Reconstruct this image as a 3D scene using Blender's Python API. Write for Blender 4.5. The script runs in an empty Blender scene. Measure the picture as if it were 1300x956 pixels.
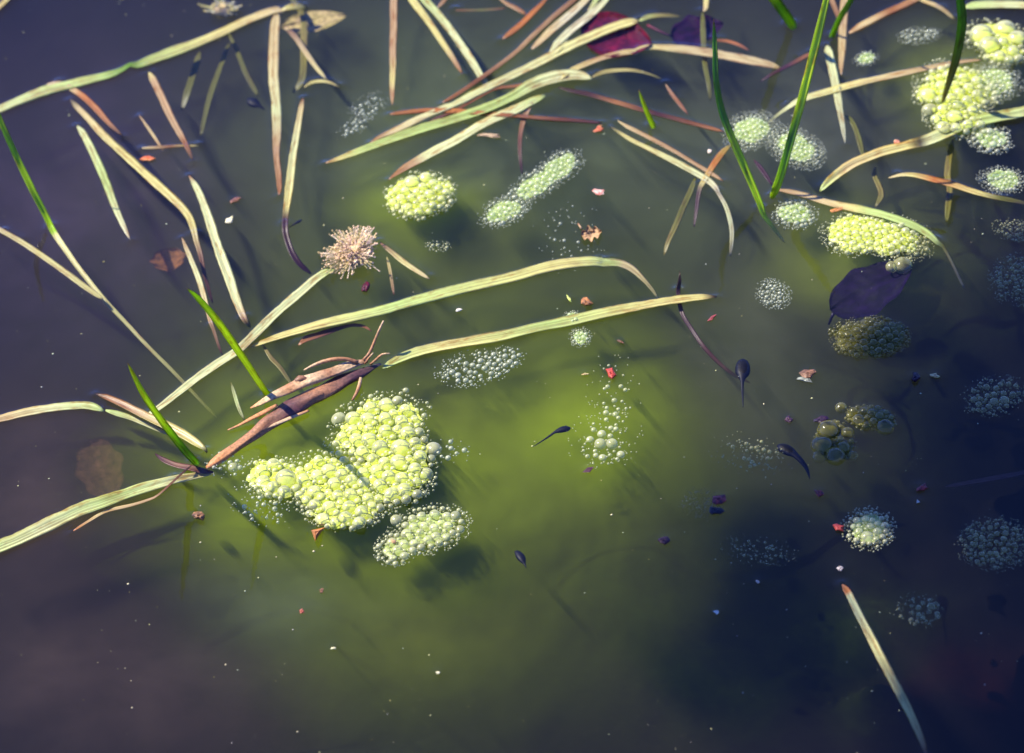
import bpy, math, random
import numpy as np
from mathutils import Vector, Matrix, noise

random.seed(7); RNG = np.random.default_rng(7)
S = bpy.context.scene
COL = S.collection
R = math.radians

# ------------------------------------------------------------------ camera
PITCH, HFOV, ROLL, DIST = R(43), R(21), R(6), 1.403
FPX = 650 / math.tan(HFOV / 2)
fw = Vector((0, math.cos(PITCH), -math.sin(PITCH)))
up0 = Vector((0, math.sin(PITCH), math.cos(PITCH)))
rt = (math.cos(ROLL) * Vector((1, 0, 0)) - math.sin(ROLL) * up0).normalized()
up = (math.cos(ROLL) * up0 + math.sin(ROLL) * Vector((1, 0, 0))).normalized()
CAM = -fw * DIST
cd = bpy.data.cameras.new('camera'); cam = bpy.data.objects.new('camera', cd); COL.objects.link(cam)
m3 = Matrix((rt, up, -fw)).transposed()
cam.matrix_world = Matrix.Translation(CAM) @ m3.to_4x4()
cd.angle = HFOV; cd.clip_start = 0.01; cd.clip_end = 2000
cd.dof.use_dof = True; cd.dof.focus_distance = 1.37; cd.dof.aperture_fstop = 9
S.camera = cam

# ------------------------------------------------------------------ light
SUN_EL = R(50)
sun_h = Vector((-0.86, 0.51, 0)).normalized()            # horizontal direction towards the sun
SUN = (sun_h * math.cos(SUN_EL) + Vector((0, 0, math.sin(SUN_EL)))).normalized()
w = bpy.data.worlds.new("World"); S.world = w; w.use_nodes = True
nt = w.node_tree; sky = nt.nodes.new('ShaderNodeTexSky'); sky.sky_type = 'NISHITA'; sky.sun_disc = False
sky.sun_elevation = SUN_EL; sky.sun_rotation = math.atan2(sun_h.x, sun_h.y)
sky.altitude = 1500; sky.ozone_density = 10.0; sky.dust_density = 0.1; sky.air_density = 1.0
tint = nt.nodes.new('ShaderNodeMix'); tint.data_type = 'RGBA'; tint.blend_type = 'MULTIPLY'; tint.inputs[0].default_value = 1
tint.inputs[7].default_value = (0.62, 0.62, 1.08, 1)       # the photograph's cold white balance, the same all over the sky
nt.links.new(sky.outputs[0], tint.inputs[6]); nt.links.new(tint.outputs[2], nt.nodes['Background'].inputs[0]); nt.nodes['Background'].inputs[1].default_value = 0.15
sl = bpy.data.lights.new('sun', 'SUN'); sl.energy = 5.0; sl.angle = R(0.53); sl.color = (1.0, 0.93, 0.78)
so = bpy.data.objects.new('sun', sl); COL.objects.link(so)
so.rotation_euler = (-SUN).to_track_quat('-Z', 'Y').to_euler()
S.view_settings.view_transform = 'Standard'; S.view_settings.look = 'None'
S.view_settings.exposure = 1.2; S.view_settings.gamma = 1
cy = S.cycles
cy.use_denoising = True; cy.transparent_max_bounces = 32; cy.max_bounces = 8; cy.volume_bounces = 1
cy.diffuse_bounces = 3; cy.glossy_bounces = 3; cy.caustics_reflective = False; cy.caustics_refractive = False
cy.sample_clamp_indirect = 4; cy.sample_clamp_direct = 0

# ------------------------------------------------------------------ photograph coordinates -> the water plane
CAMn, RT, UP, FW = (np.array(v) for v in (CAM, rt, up, fw))
def ray(px, py):
    return FW + RT * ((px - 650) / FPX) - UP * ((py - 478) / FPX)
def at(px, py, z=0.0):
    """point at height z (metres) seen at the photograph's pixel"""
    d = ray(px, py); t = (z - CAMn[2]) / d[2]
    return CAMn + d * t
def mpp(p):                                               # metres per photograph pixel at p
    return float(np.dot(p - CAMn, FW)) / FPX
def ground_px(x, y, z=0.0):
    v = np.stack([x, y, np.full_like(x, z)], -1) - CAMn
    dep = v @ FW
    return 650 + FPX * (v @ RT) / dep, 478 - FPX * (v @ UP) / dep
MM = 0.001

# ------------------------------------------------------------------ materials
def newmat(name):
    m = bpy.data.materials.new(name); m.use_nodes = True
    t = m.node_tree; return m, t, t.nodes, t.links, t.nodes['Principled BSDF'], t.nodes['Material Output']
def N(nodes, kind, **kw):
    n = nodes.new(kind)
    for k, v in kw.items():
        if k.startswith('i_'):
            n.inputs[k[2:].replace('_', ' ')].default_value = v
        else: setattr(n, k, v)
    return n
def ramp(nodes, stops):
    r = nodes.new('ShaderNodeValToRGB'); e = r.color_ramp.elements
    while len(e) < len(stops): e.new(0.5)
    for k, (p, c) in enumerate(stops):
        e[k].position = p; e[k].color = (*c, 1) if len(c) == 3 else c
    return r

def mat_blade():
    m, t, n, l, bs, out = newmat('blade_tissue')
    a = N(n, 'ShaderNodeAttribute', attribute_name='col'); s = N(n, 'ShaderNodeAttribute', attribute_name='sv')
    mp = N(n, 'ShaderNodeVectorMath', operation='MULTIPLY'); mp.inputs[1].default_value = (4.2, 7, 1)
    l.new(s.outputs['Vector'], mp.inputs[0])
    st = N(n, 'ShaderNodeTexNoise', i_Scale=1.6, i_Detail=3.0, i_Roughness=0.7); l.new(mp.outputs[0], st.inputs['Vector'])
    r = ramp(n, [(0.30, (0.40, 0.34, 0.24)), (0.44, (0.80, 0.76, 0.66)), (0.60, (1.22, 1.22, 1.16))]); l.new(st.outputs[0], r.inputs[0])
    mul = N(n, 'ShaderNodeMix', data_type='RGBA', blend_type='MULTIPLY'); mul.inputs[0].default_value = 0.9
    l.new(a.outputs['Color'], mul.inputs[6]); l.new(r.outputs[0], mul.inputs[7])
    mp2 = N(n, 'ShaderNodeVectorMath', operation='MULTIPLY'); mp2.inputs[1].default_value = (1.1, 60, 1); l.new(s.outputs['Vector'], mp2.inputs[0])
    bl = N(n, 'ShaderNodeTexNoise', i_Scale=1.3, i_Detail=4.0, i_Roughness=0.65); l.new(mp2.outputs[0], bl.inputs['Vector'])
    br = ramp(n, [(0.53, (0, 0, 0)), (0.66, (1, 1, 1))]); l.new(bl.outputs[0], br.inputs[0])
    mx = N(n, 'ShaderNodeMix', data_type='RGBA', blend_type='MULTIPLY'); l.new(br.outputs[0], mx.inputs[0])
    l.new(mul.outputs[2], mx.inputs[6]); mx.inputs[7].default_value = (0.72, 0.5, 0.36, 1)
    l.new(mx.outputs[2], bs.inputs['Base Color'])
    bs.inputs['Roughness'].default_value = 0.38
    bp = N(n, 'ShaderNodeBump', i_Strength=0.35, i_Distance=0.0003); l.new(st.outputs[0], bp.inputs['Height']); l.new(bp.outputs[0], bs.inputs['Normal'])
    tr = N(n, 'ShaderNodeBsdfTranslucent'); l.new(mx.outputs[2], tr.inputs[0])
    ms = N(n, 'ShaderNodeMixShader'); ms.inputs[0].default_value = 0.48
    l.new(bs.outputs[0], ms.inputs[1]); l.new(tr.outputs[0], ms.inputs[2]); l.new(ms.outputs[0], out.inputs[0])
    return m
def mat_attr(name, rough=0.55, scale=300, depth=0.6, spec=0.5, bump=0.0004):
    m, t, n, l, bs, out = newmat(name)
    a = N(n, 'ShaderNodeAttribute', attribute_name='col')
    tc = N(n, 'ShaderNodeNewGeometry')
    no = N(n, 'ShaderNodeTexNoise', i_Scale=scale, i_Detail=4.0, i_Roughness=0.65); l.new(tc.outputs['Position'], no.inputs['Vector'])
    r = ramp(n, [(0.3, (1 - depth,) * 3), (0.7, (1 + depth * .4,) * 3)]); l.new(no.outputs[0], r.inputs[0])
    mul = N(n, 'ShaderNodeMix', data_type='RGBA', blend_type='MULTIPLY'); mul.inputs[0].default_value = 1
    l.new(a.outputs['Color'], mul.inputs[6]); l.new(r.outputs[0], mul.inputs[7]); l.new(mul.outputs[2], bs.inputs['Base Color'])
    bs.inputs['Roughness'].default_value = rough; bs.inputs['Specular IOR Level'].default_value = spec
    bp = N(n, 'ShaderNodeBump', i_Strength=0.5, i_Distance=bump); l.new(no.outputs[0], bp.inputs['Height']); l.new(bp.outputs[0], bs.inputs['Normal'])
    return m
def mat_bubble(name, film, milky, clear=(0.93, 1.0, 0.9)):
    """wet bubble skin: clear in the middle, milky towards its rim"""
    m, t, n, l, bs, out = newmat(name)
    bs.inputs['Base Color'].default_value = (*film, 1); bs.inputs['Roughness'].default_value = 0.28
    bs.inputs['Specular IOR Level'].default_value = 0.7
    tl = N(n, 'ShaderNodeBsdfTranslucent'); tl.inputs[0].default_value = (*film, 1)
    ms = N(n, 'ShaderNodeMixShader'); ms.inputs[0].default_value = 0.35; l.new(bs.outputs[0], ms.inputs[1]); l.new(tl.outputs[0], ms.inputs[2])
    tp = N(n, 'ShaderNodeBsdfTransparent'); tp.inputs[0].default_value = (*clear, 1)
    lw = N(n, 'ShaderNodeLayerWeight', i_Blend=0.5)
    r = ramp(n, [(0.0, (milky,) * 3), (0.5, (milky * 1.15,) * 3), (0.85, (min(1, milky + .4),) * 3), (1.0, (min(1, milky + .15),) * 3)]); l.new(lw.outputs['Facing'], r.inputs[0])
    g = N(n, 'ShaderNodeNewGeometry')
    no = N(n, 'ShaderNodeTexNoise', i_Scale=260.0, i_Detail=2.0); l.new(g.outputs['Position'], no.inputs['Vector'])
    mm = N(n, 'ShaderNodeMath', operation='MULTIPLY_ADD'); l.new(no.outputs[0], mm.inputs[0]); mm.inputs[1].default_value = 0.5; mm.inputs[2].default_value = -0.25
    ad = N(n, 'ShaderNodeMath', operation='ADD', use_clamp=True); l.new(mm.outputs[0], ad.inputs[0]); l.new(r.outputs[0], ad.inputs[1])
    mo = N(n, 'ShaderNodeMixShader'); l.new(ad.outputs[0], mo.inputs[0]); l.new(tp.outputs[0], mo.inputs[1]); l.new(ms.outputs[0], mo.inputs[2])
    gl = N(n, 'ShaderNodeBsdfGlossy'); gl.inputs['Roughness'].default_value = 0.16
    fr = N(n, 'ShaderNodeFresnel', i_IOR=1.34)
    m2 = N(n, 'ShaderNodeMixShader'); l.new(fr.outputs[0], m2.inputs[0]); l.new(mo.outputs[0], m2.inputs[1]); l.new(gl.outputs[0], m2.inputs[2])
    l.new(m2.outputs[0], out.inputs[0])
    return m
def mat_algae(name, c1, c2, tl=0.4):
    m, t, n, l, bs, out = newmat(name)
    g = N(n, 'ShaderNodeNewGeometry')
    no = N(n, 'ShaderNodeTexNoise', i_Scale=180.0, i_Detail=5.0); l.new(g.outputs['Position'], no.inputs['Vector'])
    r = ramp(n, [(0.3, c1), (0.7, c2)]); l.new(no.outputs[0], r.inputs[0]); l.new(r.outputs[0], bs.inputs['Base Color'])
    bs.inputs['Roughness'].default_value = 0.3
    bp = N(n, 'ShaderNodeBump', i_Strength=0.6, i_Distance=0.0008); l.new(no.outputs[0], bp.inputs['Height']); l.new(bp.outputs[0], bs.inputs['Normal'])
    tr = N(n, 'ShaderNodeBsdfTranslucent'); l.new(r.outputs[0], tr.inputs[0])
    ms = N(n, 'ShaderNodeMixShader'); ms.inputs[0].default_value = tl
    l.new(bs.outputs[0], ms.inputs[1]); l.new(tr.outputs[0], ms.inputs[2]); l.new(ms.outputs[0], out.inputs[0])
    return m
def mat_water():
    m, t, n, l, bs, out = newmat('pond_water')
    n.remove(bs)
    g = N(n, 'ShaderNodeNewGeometry')
    no = N(n, 'ShaderNodeTexNoise', i_Scale=28.0, i_Detail=3.0, i_Roughness=0.55); l.new(g.outputs['Position'], no.inputs['Vector'])
    bp = N(n, 'ShaderNodeBump', i_Strength=0.16, i_Distance=0.0009); l.new(no.outputs[0], bp.inputs['Height'])
    no2 = N(n, 'ShaderNodeTexNoise', i_Scale=420.0, i_Detail=2.0, i_Roughness=0.6); l.new(g.outputs['Position'], no2.inputs['Vector'])
    bp2 = N(n, 'ShaderNodeBump', i_Strength=0.12, i_Distance=0.00012); l.new(no2.outputs[0], bp2.inputs['Height']); l.new(bp.outputs[0], bp2.inputs['Normal'])
    fr = N(n, 'ShaderNodeFresnel', i_IOR=1.333); l.new(bp2.outputs[0], fr.inputs['Normal'])
    inv = N(n, 'ShaderNodeMath', operation='SUBTRACT'); inv.inputs[0].default_value = 1; l.new(g.outputs['Backfacing'], inv.inputs[1])
    mu = N(n, 'ShaderNodeMath', operation='MULTIPLY'); l.new(fr.outputs[0], mu.inputs[0]); l.new(inv.outputs[0], mu.inputs[1])
    tp = N(n, 'ShaderNodeBsdfTransparent'); gl = N(n, 'ShaderNodeBsdfGlossy'); gl.inputs['Roughness'].default_value = 0.025
    l.new(bp2.outputs[0], gl.inputs['Normal'])
    ms = N(n, 'ShaderNodeMixShader'); l.new(mu.outputs[0], ms.inputs[0]); l.new(tp.outputs[0], ms.inputs[1]); l.new(gl.outputs[0], ms.inputs[2])
    l.new(ms.outputs[0], out.inputs['Surface'])
    v = N(n, 'ShaderNodeVolumePrincipled'); v.inputs['Color'].default_value = WATER_SCATTER; v.inputs['Density'].default_value = WATER_DENSITY
    v.inputs['Absorption Color'].default_value = WATER_ABS
    v.inputs['Anisotropy'].default_value = 0.2
    l.new(v.outputs[0], out.inputs['Volume'])
    return m
WATER_SCATTER = (0.034, 0.028, 0.028, 1); WATER_DENSITY = 14.0; WATER_ABS = (0.05, 0.07, 0.08, 1)

M_BLADE = mat_blade()
M_BARK = mat_attr('dead_stem_skin', 0.55, 700, 0.6, 0.4)
M_CHIP = mat_attr('plant_debris', 0.5, 900, 0.5, 0.25)
M_SKIN = mat_attr('tadpole_skin', 0.5, 500, 0.3, 0.12)
M_LEAF = mat_attr('wet_leaf', 0.6, 250, 0.75, 0.06)
M_FLUFF = mat_attr('seed_fluff', 0.6, 600, 0.2, 0.3)
M_BUB_G = mat_bubble('bubble_skin_green', (1.0, 1.0, 0.52), 0.30, (1.0, 1.0, 0.86))
M_BUB_C = mat_bubble('bubble_skin_clear', (0.97, 1.0, 0.68), 0.28)
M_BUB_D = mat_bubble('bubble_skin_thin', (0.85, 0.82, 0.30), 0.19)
M_BUB_O = mat_bubble('bubble_skin_olive_shaded', (0.50, 0.46, 0.10), 0.13, (0.95, 0.92, 0.6))  # olive film, darkened to carry the shade on the dark clumps
M_ALG_Y = mat_algae('yellow_green_algae', (0.60, 0.72, 0.02), (0.84, 0.92, 0.16))
M_ALG_W = mat_algae('pale_algae', (0.34, 0.46, 0.07), (0.60, 0.70, 0.24))
M_ALG_O = mat_algae('olive_algae_shaded', (0.025, 0.026, 0.003), (0.15, 0.14, 0.012))  # olive algae with the dark clumps' shade put into its colour

# ------------------------------------------------------------------ mesh helpers
def tag(o, label=None, cat=None, group=None, kind=None):
    if label: o['label'] = label
    if cat: o['category'] = cat
    if group: o['group'] = group
    if kind: o['kind'] = kind
    return o
def mesh_obj(name, v, f, mat, parent=None, col=None, sv=None, smooth=True, origin=None):
    v = np.asarray(v, float)
    if origin is not None: v = v - origin
    q = parent
    while q is not None: v = v - np.array(q.location); q = q.parent
    me = bpy.data.meshes.new(name); me.from_pydata(v.tolist(), [], f if isinstance(f, list) else f.tolist())
    if col is not None:
        a = me.attributes.new('col', 'FLOAT_COLOR', 'POINT'); c = np.ones((len(v), 4)); c[:, :3] = col; a.data.foreach_set('color', c.ravel())
    if sv is not None:
        a = me.attributes.new('sv', 'FLOAT_VECTOR', 'POINT'); a.data.foreach_set('vector', np.asarray(sv, float).ravel())
    if smooth: me.polygons.foreach_set('use_smooth', [True] * len(me.polygons))
    me.materials.append(mat); me.update()
    o = bpy.data.objects.new(name, me); COL.objects.link(o)
    if origin is not None: o.location = origin
    if parent: o.parent = parent
    return o
def empty(name, loc):
    o = bpy.data.objects.new(name, None); o.location = loc; o.empty_display_size = 0.01; COL.objects.link(o); return o

def spline(P, step=5.0):
    """Catmull-Rom through rows of P, spaced by the first two columns"""
    P = np.asarray(P, float)
    Q = np.vstack([2 * P[0] - P[1], P, 2 * P[-1] - P[-2]])
    out = []
    for i in range(1, len(Q) - 2):
        n = max(2, int(np.hypot(*(Q[i + 1] - Q[i])[:2]) / step))
        for k in range(n):
            u = k / n; a, b, c, d = Q[i - 1], Q[i], Q[i + 1], Q[i + 2]
            p = 0.5 * (2 * b + (c - a) * u + (2 * a - 5 * b + 4 * c - d) * u * u + (3 * b - a - 3 * c + d) * u ** 3)
            lo, hi = np.minimum(b, c), np.maximum(b, c); p[2:] = np.clip(p[2:], lo[2:], hi[2:])
            out.append(p)
    out.append(Q[-2]); return np.array(out)

C = dict(straw=(.68, .65, .26), pale=(.66, .72, .40), green=(.50, .64, .22), lush=(.42, .70, .012), deep=(.15, .36, .02), brown=(.27, .12, .055),
         pink=(.50, .35, .19), peach=(.64, .55, .29), orange=(.52, .20, .05), purple=(.07, .022, .03), olive=(.17, .18, .02), dark=(.05, .03, .02),
         white=(.70, .70, .52), rust=(.36, .16, .06), lime=(.62, .80, .03), red=(.34, .05, .04), grey=(.45, .48, .36), ochre=(.34, .30, .07), blueblack=(.003, .003, .007))
def colours(cols, n, lens):
    """cols: list of (position, name) along the blade"""
    if isinstance(cols, str):
        names = cols.split(); cols = [(k / max(1, len(names) - 1), c) for k, c in enumerate(names)]
    ps = [c[0] for c in cols]; cc = np.array([C[c[1]] for c in cols])
    u = lens / lens[-1]
    return np.stack([np.interp(u, ps, cc[:, k]) for k in range(3)], -1)

MENISCUS = []            # (x, y, radius, height) in metres, gathered while floating things are built
SEED = [0]
def ribbon(name, label, cat, pts, cols='pale', group=None, z=1.0, upright=False, fold=0.10, thick=0.35, men=1.0, parent=None, mat=None, jitter=1.0, dz=0.0):
    """a leaf blade: control rows (px, py, width px[, z mm]); a keeled strip with real thickness"""
    SEED[0] += 1; sd = SEED[0]
    rows = [list(p[:3]) + [(p[3] if len(p) > 3 else z)] for p in pts]
    Q = spline(rows, 5.0); n = len(Q)
    P = np.array([at(q[0], q[1], q[3] * MM) for q in Q])
    seg = np.r_[0, np.cumsum(np.linalg.norm(np.diff(P, axis=0), axis=1))]
    for i in range(n):                                        # small waves along the blade
        P[i, 2] += 0.25 * MM * jitter * noise.noise(Vector((seg[i] * 40, sd * 3.1, 0)))
    dpx = np.gradient(Q[:, :2], axis=0); dpx /= np.linalg.norm(dpx, axis=1)[:, None] + 1e-9
    T = np.gradient(P, axis=0); T /= np.linalg.norm(T, axis=1)[:, None]
    cc = colours(cols, n, seg)
    ss = [-1, -.55, 0, .55, 1, .5, 0, -.5]
    V, CC, SV, F = [], [], [], []
    for i in range(n):
        nx, ny = -dpx[i, 1], dpx[i, 0]
        wpx = Q[i, 2] / 2 * (.9 if upright else .86) * (1 + 0.09 * jitter * noise.noise(Vector((seg[i] * 55, sd * 7.7, 5))) + (0 if upright else .10 * jitter * noise.noise(Vector((seg[i] * 210, sd * 2.7, 5)))))
        if i in (0, n - 1): wpx *= 0.35
        elif i in (1, n - 2): wpx *= 0.8
        if upright:
            sc = mpp(P[i]); side = (RT * nx - UP * ny) * wpx * sc
        else:
            side = at(Q[i, 0] + nx * wpx, Q[i, 1] + ny * wpx, P[i, 2]) - P[i]
            side[2] += 0.12 * np.linalg.norm(side) * noise.noise(Vector((seg[i] * 25, sd * 1.3, 9)))
        hw = np.linalg.norm(side)
        nn = np.cross(T[i], side); nn /= np.linalg.norm(nn) + 1e-12
        if (np.dot(nn, CAMn - P[i]) if upright else nn[2]) < 0: nn = -nn
        th = min(thick * MM, hw * .6)
        for k, s in enumerate(ss):
            off = nn * (fold * hw * (abs(s) * 1.6 - 0.5)) if k < 5 else nn * (fold * hw * (abs(s) * 1.6 - 0.5) - th)
            off = off + nn * (0.05 * hw * math.sin(s * 7 + sd))
            V.append(P[i] + side * s + off)
            e = .5 + .5 * noise.noise(Vector((seg[i] * 90, s * 2, sd))); e2 = max(0, noise.noise(Vector((seg[i] * 130, s * 1.5 + 4, sd * 2.3))) - .12) * 1.6
            tint = np.array((1, 1, 1.)) if upright else (1 - np.array((.30, .40, .50)) * min(1, (e * 1.3 if abs(s) > .9 else (.35 if k == 2 else 0)) + e2))
            CC.append(cc[i] * tint * (1.0 if k < 5 else 0.95)); SV.append((s + sd * 5.3, seg[i], sd * 1.7))
        if i:
            a, b = (i - 1) * 8, i * 8
            for k in range(8): F.append((a + k, a + (k + 1) % 8, b + (k + 1) % 8, b + k))
    F.append(tuple(range(7, -1, -1))); F.append(tuple((n - 1) * 8 + k for k in range(8)))
    V = np.array(V)
    o = mesh_obj(name, V, F, mat or M_BLADE, parent, CC, SV, origin=None if parent else P[n // 2])
    if not parent: tag(o, label, cat, group)
    if men:
        for i in range(n):
            if -1.2 < Q[i, 3] < 3.0 and men: MENISCUS.append((P[i, 0], P[i, 1], Q[i, 2] / 2 * mpp(P[i]), men * (1.7 if i in (0, n - 1) else 1.1) * MM))
        for i in range(n - 1):                                # crossing the surface
            if (Q[i, 3] - 0.01) * (Q[i + 1, 3] - 0.01) < 0: MENISCUS.append((P[i, 0], P[i, 1], Q[i, 2] / 2 * mpp(P[i]), 2.2 * MM))
    return o
def loft(name, label, cat, pts, cols, mat, group=None, flat=0.6, seg=10, rough=0.0, freq=120, parent=None, men=0, step=4.0, ridges=0):
    """a rounded body along control rows (px, py, width px, z mm)"""
    SEED[0] += 1; sd = SEED[0]
    Q = spline(pts, step); n = len(Q)
    P = np.array([at(q[0], q[1], q[3] * MM) for q in Q]); T = np.gradient(P, axis=0); T /= np.linalg.norm(T, axis=1)[:, None]
    L = np.r_[0, np.cumsum(np.linalg.norm(np.diff(P, axis=0), axis=1))]; cc = colours(cols, n, L)
    V, CC, SV, F = [], [], [], []
    for i in range(n):
        s = np.cross(T[i], (0, 0, 1)); s /= np.linalg.norm(s) + 1e-9; u = np.cross(s, T[i])
        r = Q[i, 2] / 2 * mpp(P[i])
        for k in range(seg):
            a = 2 * math.pi * k / seg
            q = P[i] + r * (s * math.cos(a) + u * flat * math.sin(a))
            d = rough * noise.noise(Vector((L[i] * freq * .25, math.cos(a) * 2 + sd, math.sin(a) * 2))) + (ridges * math.sin(k * 2.4 + sd) if ridges else 0)
            V.append(q + (q - P[i]) * d); CC.append(cc[i] * (1 + 0.5 * d)); SV.append((a + sd, L[i], 0))
        if i:
            a, b = (i - 1) * seg, i * seg
            for k in range(seg): F.append((a + k, a + (k + 1) % seg, b + (k + 1) % seg, b + k))
    F.append(tuple(range(seg - 1, -1, -1))); F.append(tuple((n - 1) * seg + k for k in range(seg)))
    o = mesh_obj(name, V, F, mat, parent, CC, SV, origin=None if parent else P[0])
    if not parent: tag(o, label, cat, group)
    if men:
        for i in range(n):
            if abs(Q[i, 3]) < 3: MENISCUS.append((P[i, 0], P[i, 1], Q[i, 2] / 2 * mpp(P[i]), men * MM))
    return o

# ------------------------------------------------------------------ the pond bed and the bank beyond it
def axis(lo, hi, step, far, g):
    a = list(np.arange(lo, hi + 1e-9, step)); d = step
    while a[-1] < far: d *= g; a.append(min(far, a[-1] + d))
    d = step
    while a[0] > -far: d *= g; a.insert(0, max(-far, a[0] - d))
    return np.array(a)
def grid_faces(nx, ny):
    i, j = np.meshgrid(np.arange(nx - 1), np.arange(ny - 1), indexing='ij'); a = (i * ny + j).ravel()
    return np.stack([a, a + ny, a + ny + 1, a + 1], -1)
def fnoise(X, Y, k, seed=0.0):                            # cheap smooth value noise in numpy
    x, y = X * k + 31.7 + seed, Y * k + 17.3 + seed; xi, yi = np.floor(x), np.floor(y); u, v = x - xi, y - yi
    u = u * u * (3 - 2 * u); v = v * v * (3 - 2 * v)
    h = lambda a, b: np.modf(np.abs(np.sin(a * 127.1 + b * 311.7 + seed) * 43758.5453))[0]
    return (h(xi, yi) * (1 - u) + h(xi + 1, yi) * u) * (1 - v) + (h(xi, yi + 1) * (1 - u) + h(xi + 1, yi + 1) * u) * v
#   px, py, rx, ry, rise mm, what grows there
MOUNDS = [(750, 540, 120, 95, 118, 'a'), (420, 590, 190, 90, 122, 'a'), (600, 640, 150, 60, 70, 'a'), (535, 262, 95, 45, 100, 'a'), (640, 500, 260, 130, 70, 'a'),
          (660, 180, 330, 190, 92, 's'), (480, 120, 160, 120, 40, 's'), (520, 800, 170, 90, 82, 'a'), (370, 760, 110, 60, 60, 's'), (1060, 300, 110, 80, 95, 'a'),
          (930, 330, 160, 130, 70, 's'), (1220, 110, 120, 90, 100, 'a'), (1000, 130, 200, 110, 70, 's'), (1085, 560, 90, 60, 50, 'a'), (1103, 673, 45, 35, 90, 'a'),
          (60, 600, 120, 80, 85, 'b'), (120, 820, 200, 110, 60, 'b'), (240, 700, 120, 60, 60, 'b'), (720, 720, 160, 70, 30, 'b'), (780, 790, 90, 40, 55, 'b'), (120, 60, 120, 90, 40, 'b'),
          (870, 620, 110, 70, 40, 'a'), (230, 200, 120, 60, 50, 's'), (1240, 640, 120, 50, 30, 'r')]
def build_bed():
    xs = axis(-0.42, 0.42, 0.006, 320, 1.35); ys = axis(-0.45, 0.5, 0.006, 320, 1.35)
    X, Y = np.meshgrid(xs, ys, indexing='ij'); px, py = ground_px(np.clip(X, -.6, .6), np.clip(Y, -.6, .7))
    z = -0.15 + 0.02 * fnoise(X, Y, 18) + 0.008 * fnoise(X, Y, 60, 3) + 0.003 * fnoise(X, Y, 160, 5)
    col = np.zeros(X.shape + (3,)); col[:] = (0.05, 0.038, 0.028)
    kinds = {'a': (0.26, 0.36, 0.012), 's': (0.17, 0.20, 0.10), 'b': (0.16, 0.085, 0.05), 'r': (0.16, 0.03, 0.02)}
    px = px + 60 * (fnoise(X, Y, 14, 8) - .5) + 24 * (fnoise(X, Y, 40, 9) - .5); py = py + 60 * (fnoise(X, Y, 14, 2) - .5) + 24 * (fnoise(X, Y, 40, 4) - .5)
    for (cx, cy_, rx, ry, h, k) in MOUNDS:
        g = np.exp(-((px - cx) / rx) ** 2 - ((py - cy_) / ry) ** 2)
        z = np.maximum(z, -0.15 + h * .3 * MM * g + 0.01 * fnoise(X, Y, 50, cx))
        a = np.clip(g * 1.25, 0, 1)[..., None]; col = col * (1 - a) + np.array(kinds[k]) * a
    z = np.minimum(z, -0.016)
    r = np.hypot(X, Y); k = np.clip((r - 3.6) / 1.6, 0, 1); k = k * k * (3 - 2 * k)
    z = z * (1 - k) + k * (0.28 + 0.05 * fnoise(X, Y, 2, 7)); grass = np.array((0.05, 0.09, 0.025)); col = col * (1 - k[..., None]) + grass * k[..., None]
    V = np.stack([X, Y, z], -1).reshape(-1, 3)
    m, t, n, l, bs, out = newmat('pond_silt')
    a = N(n, 'ShaderNodeAttribute', attribute_name='col'); g = N(n, 'ShaderNodeNewGeometry')
    no = N(n, 'ShaderNodeTexNoise', i_Scale=90.0, i_Detail=6.0, i_Roughness=0.7); l.new(g.outputs['Position'], no.inputs['Vector'])
    rr = ramp(n, [(0.3, (.55, .55, .55)), (0.7, (1.35, 1.35, 1.3))]); l.new(no.outputs[0], rr.inputs[0])
    mul = N(n, 'ShaderNodeMix', data_type='RGBA', blend_type='MULTIPLY'); mul.inputs[0].default_value = 1
    l.new(a.outputs['Color'], mul.inputs[6]); l.new(rr.outputs[0], mul.inputs[7]); l.new(mul.outputs[2], bs.inputs['Base Color']); bs.inputs['Roughness'].default_value = 0.9
    tag(mesh_obj('pond_bed', V, grid_faces(len(xs), len(ys)), m, None, col.reshape(-1, 3)), kind='structure')
build_bed()

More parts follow.
